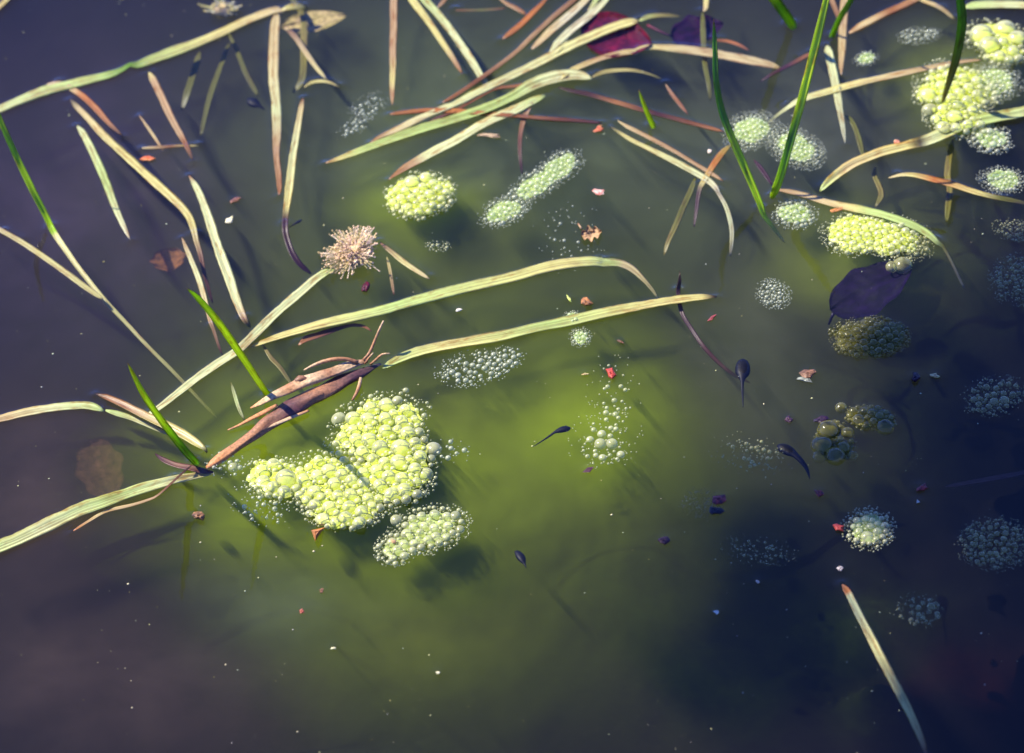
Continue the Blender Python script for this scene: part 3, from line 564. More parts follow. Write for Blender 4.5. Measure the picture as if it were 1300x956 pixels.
B('pale upright-looking straw blade with a sunken curved tail left of the seed head', [(385, 124, 3), (383, 134, 7), (380, 152, 8), (376, 175, 9.5), (372, 200, 11), (369, 225, 11.5), (366, 250, 11), (363, 272, 9), (362, 290, 9, 0), (364, 302, 9, -2), (371, 322, 9, -5), (382, 338, 8, -8), (395, 348, 5, -12)], [(0, 'brown'), (.06, 'peach'), (.3, 'pale'), (.66, 'straw'), (.72, 'purple'), (1, 'purple')], fold=.25)
B('straight pink reed hanging down from the top edge', [(501, -20, 11), (500, 10, 11), (500, 35, 10.5), (499, 60, 10), (499, 85, 9.5), (498, 110, 8), (498, 124, 6), (498, 134, 3)], [(0, 'pink'), (.6, 'pink'), (.8, 'straw'), (.9, 'pink'), (1, 'pink')])
B('straw blade with brown tip, left one of the top-centre pair', [(512, -20, 11), (524, 0, 11.5), (541, 23, 10.5), (558, 48, 9.5), (574, 72, 8), (581, 84, 6), (587, 94, 3)], [(0, 'straw'), (.7, 'straw'), (.85, 'pink'), (1, 'rust')])
B('pale green blade, right one of the top-centre pair', [(525, -20, 11), (540, 0, 12), (558, 20, 12), (579, 47, 12), (599, 77, 11.5), (612, 99, 10), (620, 112, 7, -.3)], 'green pale pale')
B('dark brown slanting twig crossing the end of the top-centre pair', [(561, 130, 3, 2), (571, 125, 5, 2.5), (592, 112, 5.5, 2.5), (624, 90, 5.5, 2.5), (655, 66, 6, 1.5), (675, 47, 6, 1.5), (701, 23, 6, 1.5), (729, 0, 6, 1.5), (745, -14, 6)], [(0, 'rust'), (.2, 'brown'), (.55, 'pink'), (1, 'brown')], name='reed_scrap', cat='twig', thick=1.2)
B('long level orange reed turning purple at its right end', [(495, 145, 4), (520, 142, 5.5), (548, 140, 6), (591, 142, 6), (625, 145, 6), (655, 147, 5.5), (701, 151, 5.5), (735, 153, 5.5), (764, 156, 4)], [(0, 'rust'), (.3, 'orange'), (.5, 'rust'), (1, 'purple')], name='reed_scrap', cat='reed', thick=1.0)
B('thin dark reed under the three long pale blades', [(533, 160, 3, -1), (552, 151, 4, .3), (575, 142, 4), (610, 122, 4), (630, 112, 4.5), (655, 109, 4.5), (686, 102, 4)], [(0, 'purple'), (.5, 'brown'), (1, 'rust')], name='reed_scrap', cat='twig', thick=.8)
B('long purple-brown reed sloping across the upper middle towards the curved green blade', [(709, 111, 4), (727, 116, 5), (744, 119, 5.5), (766, 125, 6), (790, 132, 6), (828, 143, 6), (866, 153, 6), (900, 162, 5.5), (919, 167, 4)], [(0, 'dark'), (.2, 'purple'), (.35, 'rust'), (.6, 'purple'), (1, 'rust')], name='reed_scrap', cat='reed', thick=1.2)
B('uppermost of the three long pale blades, blunt end on the magenta leaf', [(470, 181, 3), (484, 173, 6), (503, 165, 9), (541, 147, 10.5), (579, 131, 11.5), (617, 112, 12), (655, 94, 12.5), (688, 78, 13), (726, 58, 13.5), (764, 41, 14), (785, 33, 14), (800, 29, 13), (810, 27, 9)], [(0, 'rust'), (.08, 'peach'), (.3, 'pale'), (1, 'straw')])
B('olive end of a blade sinking right of the magenta leaf', [(812, 26, 8, .2), (822, 22, 8, -.5), (835, 20, 7.5, -1.2), (850, 20, 6, -2.5), (866, 21, 3, -4)], 'green ochre olive')
B('middle one of the three long pale blades, brightest green', [(413, 207, 3), (430, 202, 6), (452, 194, 9.5), (490, 180, 11.5), (541, 163, 12.5), (579, 152, 13), (617, 139, 14), (650, 124, 16), (675, 110, 18), (701, 101, 19), (726, 97, 17), (742, 98, 13), (751, 100, 7)], [(0, 'rust'), (.05, 'straw'), (.15, 'green'), (.7, 'green'), (.85, 'pale'), (1, 'pale')], fold=.25)
B('thin sunken tail behind the brightest of the three long blades', [(752, 98, 5, -.5), (763, 93, 6, -1.2), (777, 90, 6, -1.8), (802, 89, 5.5, -2.5), (825, 94, 4, -4), (842, 101, 3, -6)], 'ochre straw olive')
B('lowest of the three long pale blades, brown tip over the small foam dome', [(493, 228, 2), (503, 221, 6), (515, 213, 10), (535, 202, 12), (553, 192, 13), (575, 181, 13), (592, 171, 13), (612, 159, 13), (632, 149, 13), (652, 141, 13), (672, 131, 11), (692, 121, 7)], [(0, 'rust'), (.18, 'pink'), (.25, 'pale'), (.8, 'pale'), (1, 'green')])
B('brown strap curving down from the three long blades', [(676, 130, 6), (670, 140, 7, .5), (665, 152, 7.5, -.5), (661, 170, 7, -2), (660, 188, 6, -3.5), (661, 205, 5, -6), (663, 222, 3, -10)], 'pink brown purple', name='sunken_stem', cat='stem', group='stems sunk in the pond')
B('long peach blade lying just under the surface right of the magenta leaf', [(712, 100, 4), (722, 92, 6), (734, 86, 7), (764, 74, 8), (792, 67, 8), (806, 66, 7.5, .5), (814, 62, 7, .1), (830, 60, 9, -.4), (866, 63, 13, -.8), (904, 68, 14, -1.2), (940, 75, 14, -1.6), (975, 82, 11, -2.5), (992, 87, 5, -4)], [(0, 'straw'), (.25, 'pink'), (.4, 'straw'), (.6, 'peach'), (1, 'peach')])
B('pinkish-white reed piece at the top, blunt at its lower end', [(675, 62, 7), (684, 54, 9), (701, 38, 11), (720, 22, 11.5), (738, 6, 10), (752, -8, 9)], [(0, 'pink'), (.25, 'peach'), (.6, 'white'), (1, 'peach')])
B('creamy pointed reed piece beside the magenta leaf', [(698, 66, 5), (706, 57, 9), (726, 38, 11.5), (745, 23, 11), (762, 8, 9), (776, -8, 6)], 'pale white pale')
B('short stub lying along the creamy reed piece', [(706, 67, 5), (713, 59, 6), (721, 50, 4)], 'straw pale', name='reed_scrap', cat='reed')
B('small pale blade cut by the top edge above the creamy piece', [(746, 14, 4), (754, 5, 7), (762, -8, 7)], 'pale green')
B('orange stick crossing the top edge left of the pinkish-white piece', [(638, 49, 5), (648, 42, 7), (662, 31, 7.5), (678, 15, 7), (690, 3, 5), (697, -6, 4)], 'rust orange rust', name='reed_scrap', cat='twig', thick=1.2)
B('brown stick leaving the top edge above the orange stick', [(632, -4, 4), (642, 4, 5), (656, 11, 6), (669, 19, 4)], 'pink rust', name='reed_scrap', cat='twig', thick=1.0)
B('short pink stick at the top edge beside the top-centre pair', [(555, 10, 4), (562, 3, 6), (570, -6, 5)], 'pink brown', name='reed_scrap', cat='twig', thick=.9)
B('thin level sunken straw right of the top-centre pair', [(578, 13, 3, -1), (600, 13, 4, -1.5), (625, 12, 4, -1.5), (643, 10, 3, -2)], 'brown olive brown', name='reed_scrap', cat='twig')
B('short sunken rust-red twig in the upper middle', [(845, 107, 4, -.6), (852, 118, 6, -.9), (862, 131, 6, -1.2), (874, 146, 3, -1.8)], 'pink rust rust', name='reed_scrap', cat='twig', thick=1)
B('thin pink stem, upper one of the pair crossing the small green spike', [(784, 153, 3), (795, 160, 5), (815, 170, 5.5), (853, 190, 5.5), (891, 213, 5.5), (906, 222, 5), (918, 230, 4)], [(0, 'peach'), (.3, 'pink'), (1, 'pink')], name='reed_scrap', cat='reed', thick=1.2)
B('pale curved blade, lower one of the pair crossing the small green spike', [(775, 161, 3), (786, 168, 5), (802, 178, 6.5), (822, 188, 7), (840, 197, 8), (862, 208, 8.5), (884, 220, 9), (900, 230, 9), (909, 239, 8), (912, 245, 6, -.3), (918, 255, 6.5, -2), (924, 268, 7, -3.5), (929, 290, 7, -6), (929, 308, 6, -9), (927, 325, 4, -14)], [(0, 'dark'), (.08, 'straw'), (.5, 'pale'), (.7, 'white'), (.75, 'pale'), (1, 'grey')])
B('orange curved blade dipping under the curved green blade foot', [(928, 184, 5), (919, 192, 8), (911, 202, 9), (903, 214, 9), (895, 228, 8), (889, 238, 7, 0), (886, 252, 6, -2), (884, 268, 5.5, -4), (881, 288, 3.5, -7)], [(0, 'ochre'), (.3, 'orange'), (.55, 'straw'), (.62, 'purple'), (1, 'purple')])
B('olive strip standing in for a reflection slanting below the upper middle pair', [(883, 225, 4, -1), (878, 240, 8, -2), (868, 262, 9, -3), (859, 284, 9, -4), (848, 308, 7, -6), (843, 324, 4, -9)], 'olive olive ochre')  # modelled strip stands in for a blade's reflection
B('hanging grey-green blade below the short dark green one', [(1050, 58, 9), (1052, 66, 13), (1057, 88, 13.5), (1062, 112, 12.5), (1066, 136, 10.5), (1070, 160, 7.5), (1073, 182, 3)], 'pale pale grey')
B('hanging pink pointed blade at the top beside the grey-green one', [(1074, -20, 12), (1073, 0, 13), (1071, 22, 13.5), (1070, 45, 13), (1069, 68, 10), (1068, 84, 7), (1068, 95, 3)], 'peach pink peach pink')
B('short pink blade stub behind the tallest straight green blade', [(1050, -14, 8), (1057, 2, 8.5), (1062, 15, 8), (1066, 28, 5)], 'pink brown')
B('pink stem slanting to the top edge from the dark blade foot', [(1078, 42, 6), (1090, 35, 8), (1105, 27, 9), (1122, 18, 9), (1144, 8, 8.5), (1163, -1, 8), (1185, -14, 7)], [(0, 'pink'), (.2, 'peach'), (.5, 'rust'), (1, 'pink')], name='reed_scrap', cat='reed', thick=1.6)
B('thin purple sunken stem left of the tallest straight blade', [(1030, 67, 5, -.5), (1012, 77, 5, -1.2), (995, 86, 5, -2), (980, 94, 4.5, -3), (966, 103, 3, -5)], 'rust purple purple', name='sunken_stem', cat='stem', thick=1, group='stems sunk in the pond')
B('thin straw arc near the top edge beside the dark drooping blade', [(1160, -6, 5), (1172, 1, 6), (1186, 6, 6.5), (1200, 14, 6, -.3), (1212, 25, 5, -1)], 'straw peach ochre')
B('straw blade pointing right into the broad bright raft', [(975, 156, 4, -4), (990, 144, 5, -2), (1003, 135, 7, -.4), (1012, 129, 9.5), (1028, 123, 11), (1046, 118, 11), (1070, 111, 11), (1097, 104, 10.5), (1125, 98, 9.5), (1148, 93, 9), (1175, 87, 7.5), (1200, 82, 6.5), (1225, 78, 5), (1246, 76, 3)], [(0, 'olive'), (.12, 'pale'), (.35, 'straw'), (.6, 'peach'), (1, 'pink')])
B('pale level blade in the far top-right corner', [(1225, 9, 9), (1240, 7, 11), (1262, 6, 11.5), (1285, 6, 11.5), (1310, 7, 11.5), (1340, 9, 11)], 'green pale straw')
B('big pale leaf sweeping down from the right edge', [(1340, 127, 14), (1300, 144, 15), (1275, 149, 15.5), (1249, 154, 16), (1222, 162, 16.5), (1198, 172, 17), (1175, 181, 16), (1157, 185, 13, 1.6), (1146, 188, 12), (1122, 194, 13), (1103, 201, 13), (1084, 209, 13), (1068, 219, 12.5), (1054, 230, 11), (1046, 238, 8, .2), (1041, 243, 5, -1.5)], [(0, 'pale'), (.3, 'green'), (.52, 'pale'), (.56, 'dark'), (.6, 'straw'), (.85, 'peach'), (1, 'green')], fold=.3)
B('pink and green arched blade over the bright foam patch', [(986, 241, 4), (1000, 243, 7), (1021, 248, 8.5), (1046, 256, 9), (1065, 261, 10.5), (1079, 264, 12), (1100, 268, 12.5), (1122, 273, 12, 2.5), (1148, 282, 12, 3), (1170, 292, 11.5, 1.5), (1183, 301, 10), (1190, 308, 8, 0), (1197, 313, 5, -2), (1204, 325, 4, -4), (1213, 343, 4, -8), (1224, 366, 3, -15)], [(0, 'pink'), (.25, 'peach'), (.35, 'straw'), (.42, 'green'), (.75, 'green'), (.8, 'olive'), (1, 'grey')])
B('orange-tipped dark-ended blade near the right edge under the big pale leaf', [(1128, 226, 3, -2), (1144, 222, 5, .2), (1158, 222, 7), (1173, 225, 8), (1192, 230, 8.5), (1211, 235, 8.5), (1232, 242, 8), (1249, 247, 7), (1265, 251, 6.5, .2), (1280, 254, 6, -1), (1300, 258, 4, -2.5), (1320, 263, 4, -5)], [(0, 'peach'), (.15, 'straw'), (.3, 'orange'), (.6, 'straw'), (.75, 'olive'), (1, 'dark')])
B('wavy olive reflection streak built as a strip beside the big pale leaf', [(1073, 147, 4, -2), (1080, 152, 8, -3), (1087, 165, 8, -4), (1092, 182, 8.5, -5), (1096, 200, 6, -7)], 'olive olive', name='sunken_stem', cat='stem', group='stems sunk in the pond')  # reflection streak, modelled as a strip under the surface
B('olive reflection streak built as a strip under the middle of the big pale leaf', [(1112, 212, 6, -4), (1110, 222, 8, -5), (1116, 236, 9, -6), (1119, 248, 9, -7), (1111, 263, 6, -9)], 'olive ochre olive', name='sunken_stem', cat='stem', group='stems sunk in the pond')  # lower part of the wavy reflection, also modelled as a strip
B('wide olive strip imitating a reflection right of the pink and green arched blade', [(1210, 176, 7, -4), (1206, 196, 9, -5), (1203, 222, 10, -6), (1206, 240, 10, -7), (1204, 262, 10, -8), (1202, 282, 7, -10)], 'olive ochre olive', name='sunken_stem', cat='stem', group='stems sunk in the pond')  # strip imitates the reflection of an upright blade
B('cut reed with rusty broken top in the shaded bottom-right corner', [(1069, 742, 5), (1074, 748, 10), (1079, 756, 11), (1089, 777, 12.5), (1102, 802, 13.5), (1115, 828, 14), (1127, 851, 14), (1140, 876, 14), (1156, 908, 12), (1170, 940, 9), (1176, 958, 4)], [(0, 'rust'), (.05, 'orange'), (.07, 'pale'), (.5, 'straw'), (.8, 'straw'), (1, 'brown')])
B('dark red curled leaf strip under the long straw and green blade', [(379, 438, 6, -1), (388, 431, 9, -1.2), (401, 427, 9, -1.2), (418, 421, 8, -1.2), (434, 416, 6, -1.4), (448, 413, 5, -1.8), (463, 415, 4, -2.4), (472, 421, 3, -3)], 'rust purple rust')
B('half-sunken straw stalk reaching right from the fluffy seed head', [(482, 308, 4, -.6), (497, 320, 7, -.8), (513, 333, 8, -.8), (528, 343, 7.5, -.8), (545, 354, 5, -1)], 'brown straw peach', name='reed_scrap', cat='reed')
B('faint short sunken straw below the fluffy seed head', [(491, 326, 3, -2), (495, 342, 5, -3), (500, 374, 4, -5)], 'straw brown', name='reed_scrap', cat='reed')
B('sunken peach stem under the bend at top left', [(361, 34, 5, -2), (374, 46, 8, -2.5), (388, 66, 8, -2.5), (402, 86, 7, -2), (415, 101, 4, -1.5)], 'brown peach straw', name='sunken_stem', cat='stem', group='stems sunk in the pond')
B('thin yellow arc of stem below the sunken peach stem', [(386, 111, 3, -1), (395, 105, 5, -.8), (408, 103, 5, -.7), (420, 105, 4.5, -.8), (431, 111, 2.5, -1)], 'ochre straw ochre', name='sunken_stem', cat='stem', group='stems sunk in the pond')
B('dim olive stem sunk below the seed stalks at top left', [(289, 40, 4, -6), (300, 62, 7, -8), (312, 92, 8, -10), (328, 122, 7, -13)], 'olive olive', name='sunken_stem', cat='stem', group='stems sunk in the pond')
B('dim forked olive stem sunk beside the pink-brown blade', [(254, 66, 8, -8), (247, 90, 10, -10), (238, 118, 10, -12), (231, 140, 7, -16)], 'olive olive', name='sunken_stem', cat='stem', group='stems sunk in the pond')
B('dim long olive stem sunk below the twisted blade', [(291, 55, 5, -8), (280, 85, 7, -10), (266, 125, 8, -13), (255, 172, 6, -17)], 'olive olive', name='sunken_stem', cat='stem', group='stems sunk in the pond')
B('olive stem sunk left of the pinkish hanging blade', [(366, -8, 6, -5), (384, 20, 9, -6), (386, 60, 10, -7), (384, 100, 11, -8), (372, 118, 7, -11)], 'olive ochre olive', name='sunken_stem', cat='stem', group='stems sunk in the pond')
B('dark purple stem sunk between the two tall green blades', [(957, 203, 5, -1.5), (964, 211, 7, -2), (972, 222, 7, -2.5), (981, 236, 4, -4)], 'purple purple', name='sunken_stem', cat='stem', group='stems sunk in the pond')
B('little orange-brown blade over the magenta leaf stalk', [(905, 51, 3, -1), (922, 52, 5, -1.2), (938, 57, 5, -1.2), (952, 65, 3, -2)], 'brown orange brown')
B('peach blade end cut by the top-left corner', [(-14, 22, 5), (0, 8, 7), (12, -4, 7), (22, -14, 6)], 'peach straw')
B('sunken red stem running to the right edge in the dark corner', [(1200, 618, 4, -22), (1235, 612, 6, -20), (1275, 605, 7, -18), (1320, 596, 6, -18)], 'brown purple', name='sunken_stem', cat='stem', group='stems sunk in the pond', thick=1)
B('dark stem hanging from the top edge between purple and pale blades', [(897, -20, 6), (897, -4, 8), (896, 10, 7), (893, 14, 4)], 'peach straw peach')
B('dark sunken stem below the purple leaf at the top', [(892, 16, 6, -1), (893, 45, 8, -2), (895, 80, 8, -4), (900, 108, 7, -7), (902, 128, 4, -11)], 'olive olive', name='sunken_stem', cat='stem', group='stems sunk in the pond')

# ------------------------------------------------------------------ the dead stem with its torn sheath and rootlets
root = empty('dead_stem', at(370, 510)); tag(root, 'torn reddish-brown dead stem lying between foam raft and long blades', 'dead stem')
loft('stem', '', '', [(262, 594, 5, -1), (275, 585, 13, .2), (300, 567, 15, .8), (325, 549, 17, 1.2), (350, 530, 24, 1.6), (385, 510, 25, 1.8), (420, 493, 23, 1.8), (450, 477, 18, 1.6), (470, 468, 9, 1), (483, 462, 4, 0)], 'orange rust brown purple brown purple dark', M_BARK, flat=.5, rough=.5, freq=260, parent=root, men=.9, seg=18, ridges=.07)
loft('sheath', '', '', [(318, 518, 2, 3), (332, 511, 8, 4), (352, 500, 14, 5), (375, 490, 18, 5.5), (400, 480, 19, 5.5), (425, 471, 16, 5), (447, 463, 12, 4), (466, 458, 6, 2.5)], 'orange pink rust pink brown pink brown', M_BARK, flat=.35, rough=.45, freq=300, parent=root, seg=18, ridges=.10)
loft('sheath_flap', '', '', [(322, 548, 3, 1.6), (345, 540, 6, 2.2), (365, 532, 6, 2.4), (392, 521, 4, 2)], 'rust pink rust', M_BARK, flat=.4, rough=.4, parent=root)
loft('sheath_flap', '', '', [(289, 546, 2, 1), (303, 540, 4, 1.5), (320, 531, 6, 2.5), (338, 522, 7, 3.5), (352, 514, 4, 4)], 'rust orange rust', M_BARK, flat=.5, rough=.3, parent=root)
loft('bark_scrap', '', '', [(372, 487, 3, 5), (380, 481, 9, 7), (388, 482, 7, 6), (392, 488, 3, 5)], 'dark brown dark', M_BARK, flat=.6, rough=.5, parent=root)
for q in ([(386, 470, 2.5, 4), (398, 464, 4.5, 6), (411, 459, 5.5, 7), (425, 456, 5.5, 8), (440, 456, 5, 7), (455, 460, 5, 5)],
          [(487, 407, 2, 18), (482, 418, 3.5, 15), (476, 432, 4, 10), (469, 448, 4.5, 6), (461, 457, 4, 4)],
          [(495, 449, 2, 8), (485, 450, 3, 7), (477, 457, 3.5, 4), (470, 463, 3, 2)],
          [(474, 448, 2, 9), (468, 455, 3, 6), (463, 462, 3, 3)],
          [(458, 480, 4, 2), (456, 490, 5, 2), (452, 500, 4, 1.5), (447, 508, 2.5, .6)]):
    loft('rootlet', '', '', q, 'pink rust brown', M_BARK, flat=.9, rough=.25, parent=root, seg=8)

# ------------------------------------------------------------------ leaves
def leaf(label, cx, cy, L, W, ang, z, cols, name='fallen_leaf', group='fallen leaves in the pond', stalk=None, tilt=0.0, lobes=0.0, curl=0.10):
    """a leaf as a curved sheet with a midrib, side veins and thickness"""
    SEED[0] += 1; sd = SEED[0]; root = empty(name, at(cx, cy, z * MM)); tag(root, label, 'leaf', group)
    nu, nv = 26, 15; V, CC, F = [], [], []; ca, sa = math.cos(R(ang)), math.sin(R(ang)); c1, c2 = (np.array(C[c]) for c in cols)
    for layer in (0, 1):
        for i in range(nu):
            u = i / (nu - 1); wd = math.sin(math.pi * min(1, u ** .8)) ** .7 * (1 + lobes * math.sin(u * 19)) + .02
            for j in range(nv):
                v = (j / (nv - 1) * 2 - 1)
                x, y = (u - .5) * L, v * wd * W / 2
                X, Y = cx + x * ca - y * sa, cy + x * sa + y * ca
                zz = z + curl * W * .4 * v * v + tilt * (u - .5) * 10 + 1.2 * noise.noise(Vector((u * 3, v * 2, sd))) - (.6 if abs(v) < .08 else 0) - .3 * (math.sin(u * 40 + abs(v) * 8) > .8) - .5 * layer
                V.append(at(X, Y, zz * MM)); k = .5 + .5 * noise.noise(Vector((u * 5, v * 4, sd + 3)))
                CC.append((c1 * k + c2 * (1 - k)) * (1.3 if abs(v) < .08 else 1))
    o = nu * nv
    for i in range(nu - 1):
        for j in range(nv - 1):
            a = i * nv + j; F.append((a, a + 1, a + nv + 1, a + nv)); F.append((o + a, o + a + nv, o + a + nv + 1, o + a + 1))
        for j in (0, nv - 1):
            a = i * nv + j; F.append((a, a + nv, o + a + nv, o + a))
    mesh_obj('leaf_blade', V, F, M_LEAF, root, np.array(CC))
    if stalk: loft('leaf_stalk', '', '', stalk, cols[0] + ' ' + cols[1], M_CHIP, parent=root, flat=.9, seg=6)
    return root
C['magenta'] = (.12, .003, .016); C['plum'] = (.02, .002, .014); C['violet'] = (.006, .0008, .02)
leaf('crumpled magenta leaf under the blunt end of a long pale blade', 782, 45, 92, 56, 12, -1.6, ('magenta', 'plum'), stalk=[(822, 32, 4, -1.5), (838, 40, 3.5, -2), (852, 46, 2.5, -3)], curl=.12)
leaf('purple leaf half sunk right of the magenta one', 885, 38, 70, 38, -14, -5, ('plum', 'violet'), curl=.1, lobes=.12)
leaf('large dark violet leaf hanging under the big lone bubble', 1106, 366, 118, 60, -28, -7.5, ('violet', 'blueblack'), tilt=1.0, curl=.06, lobes=.06, stalk=[(1058, 398, 5, -6), (1052, 412, 3, -12)])
leaf('translucent peach leaf sunk beside the bend at top left', 398, 27, 84, 26, -10, -12, ('pink', 'ochre'), curl=.08, stalk=[(362, 36, 5, -2), (368, 40, 4, -3)])
leaf('dim brown leaf lying deep near the left upright blade', 128, 598, 84, 60, 70, -58, ('rust', 'brown'), lobes=.1)
leaf('faint brown leaf scrap deep between pale blades at left', 214, 330, 30, 44, 80, -34, ('orange', 'brown'), lobes=.1)
leaf('crumpled pale brown leaf scrap above the middle of the pond', 751, 296, 27, 16, -12, .4, ('pink', 'brown'), lobes=.35, curl=.25, stalk=[(738, 290, 3, 1), (734, 284, 2, .6)])

# ------------------------------------------------------------------ small floating scraps and petals
def chip(label, cx, cy, L, W, ang, cols, cat='plant scrap', name='plant_scrap', z=.8, hgt=.8, group='scraps floating on the pond', ns=9):
    SEED[0] += 1; rg = random.Random(SEED[0]); ca, sa = math.cos(R(ang)), math.sin(R(ang)); V, CC, F = [], [], []
    c1, c2 = (np.array(C[c]) for c in cols); nr = 4
    rad = [1 + .75 * (rg.random() - .5) for _ in range(ns)]
    for i in range(nr + 1):
        for k in range(ns):
            t = 2 * math.pi * k / ns; f = [1, 1, .72, .36, .05][i]; x, y = f * rad[k] * math.cos(t) * L / 2, f * rad[k] * math.sin(t) * W / 2
            zz = z + [-.5, .0, hgt * .5, hgt * .75, hgt * .6][i] + (rg.random() - .5) * .35 * (i > 0) + .3 * x / L
            V.append(at(cx + x * ca - y * sa, cy + x * sa + y * ca, zz * MM)); q = rg.random(); CC.append(c1 * q + c2 * (1 - q))
    for i in range(nr):
        for k in range(ns): F.append((i * ns + k, i * ns + (k + 1) % ns, (i + 1) * ns + (k + 1) % ns, (i + 1) * ns + k))
    F.append(tuple(range(ns - 1, -1, -1))); F.append(tuple(nr * ns + k for k in range(ns)))
    p = at(cx, cy, 0); o = mesh_obj(name, V, F, M_CHIP, None, np.array(CC), origin=p, smooth=False); tag(o, label, cat, group)
    if z > 0: MENISCUS.append((p[0], p[1], (L + W) / 4 * mpp(p) * .8, .7 * MM))
    return o
C['coral'] = (.42, .045, .02); C['sienna'] = (.50, .17, .04); C['cream'] = (.7, .62, .5)
chip('small shiny orange seed below the thin level straw', 188, 201, 19, 7, 0, ('orange', 'coral'), 'seed', 'seed')
chip('pale tan flake right of the broad pale green blade', 291, 279, 13, 7, -25, ('straw', 'cream'))
chip('brown splinter above the pale tan flake', 298, 254, 18, 5, -35, ('brown', 'purple'))
chip('red and white flake alone in the upper middle', 760, 244, 16, 8, 0, ('coral', 'cream'))
chip('glossy orange-black seed above the longest straw blade', 745, 384, 14, 10, 40, ('orange', 'dark'), 'seed', 'seed', hgt=2)
chip('thin yellow sliver beside the glossy orange-black seed', 722, 379, 10, 3, 55, ('lime', 'straw'))
chip('bright red curled petal above the loose bubbles', 776, 474, 16, 11, 50, ('coral', 'red'), 'petal', 'petal', hgt=2)
chip('tiny tan twig crumb left of the bright red petal', 742, 475, 10, 3, -10, ('straw', 'brown'))
chip('dark purple rectangular scrap below the loose bubbles', 747, 596, 13, 8, -25, ('purple', 'plum'), hgt=.4, ns=4)
chip('small dark maroon oval in the lower middle', 844, 686, 15, 9, 15, ('plum', 'purple'))
chip('dark red ragged scrap on the sparse bubbles', 913, 634, 20, 11, -15, ('plum', 'red'))
chip('bluish-black ragged scrap just below the dark red one', 908, 649, 20, 11, 0, ('blueblack', 'violet'))
chip('brown crumb above a bluish-white flake beside the round tadpole', 1027, 474, 20, 13, -10, ('dark', 'brown'), hgt=1.6)
chip('bluish-white flake with dark brown crumb above', 1023, 482, 20, 7, 8, ('grey', 'blueblack'))
chip('small round dark violet berry in the shaded water', 1162, 479, 10, 11, 0, ('violet', 'plum'), 'berry', 'berry', hgt=2.4)
chip('dark purple crumb above the curved tadpole', 1001, 532, 9, 7, 0, ('violet', 'purple'))
chip('flat dark purple scrap touching the very large bubbles', 1041, 533, 18, 9, -5, ('plum', 'violet'))
chip('dark red seed with a pale spike in the shaded water', 1170, 619, 17, 9, -25, ('red', 'plum'), 'seed', 'seed', hgt=1.6)
chip('tiny white triangle flake below the dark red seed', 1165, 637, 6, 8, 10, ('cream', 'grey'), ns=3)
chip('red and black crumb below the curved tadpole', 1040, 626, 13, 8, 20, ('red', 'blueblack'))
chip('bright red petal touching the round bubble patch', 1065, 670, 15, 11, 10, ('coral', 'red'), 'petal', 'petal', hgt=2)
chip('tiny pinkish flake above the cut reed', 1067, 722, 9, 5, 0, ('cream', 'purple'))
chip('orange-brown three-cornered scrap below the largest foam raft', 401, 676, 20, 17, -30, ('sienna', 'brown'), hgt=5, ns=3)
chip('tiny orange crumb on the pale bubble patch', 500, 687, 9, 5, 0, ('orange', 'coral'))
chip('tiny dark crumb in the lower left middle', 408, 750, 6, 6, 0, ('dark', 'brown'))
chip('tiny red crumb below the tiny dark crumb', 383, 776, 6, 6, 0, ('red', 'brown'))
chip('small round dark berry beside the leftmost sunken reflection', 253, 655, 15, 11, 20, ('dark', 'rust'), 'berry', 'berry', hgt=3)
chip('red-brown reed crumb at the end of the long purple reed', 760, 164, 13, 7, -30, ('coral', 'rust'))
chip('small coral crumb under the big pale leaf', 1138, 181, 8, 8, 0, ('coral', 'pink'))
chip('small pink crumb near the froth behind the curved blade', 901, 192, 6, 5, 0, ('pink', 'cream'))
chip('orange curled scrap beneath the arched blade', 1062, 266, 17, 5, -10, ('orange', 'rust'))
chip('dark red sliver right of the longest straw blade', 904, 404, 13, 4, -40, ('purple', 'red'))
chip('dark brown sliver in the middle water', 788, 434, 10, 3, 30, ('brown', 'dark'))
chip('purple pod hanging below the fluffy seed head', 464, 365, 15, 8, -60, ('plum', 'magenta'), 'seed', 'seed', hgt=2)
chip('tiny white winged fly on the middle water', 582, 394, 10, 5, -15, ('cream', 'grey'), 'insect', 'fly', ns=7)
chip('tiny white flake at the bottom below the green algae', 423, 823, 8, 3, 0, ('cream', 'straw'))
chip('pale oval flake in the dark bottom water', 556, 854, 6, 4, 0, ('cream', 'straw'))
chip('white forked flake in the dark lower water', 910, 777, 9, 6, 20, ('cream', 'grey'))
chip('pinkish flake above the white forked flake', 962, 739, 6, 4, 50, ('pink', 'cream'))
chip('tiny pale crumb beside the long yellow-green blade', 1187, 477, 11, 6, 5, ('straw', 'brown'))
chip('short brown reed scrap right of the orange reed start', 622, 172, 30, 5, 2, ('pink', 'dark'))

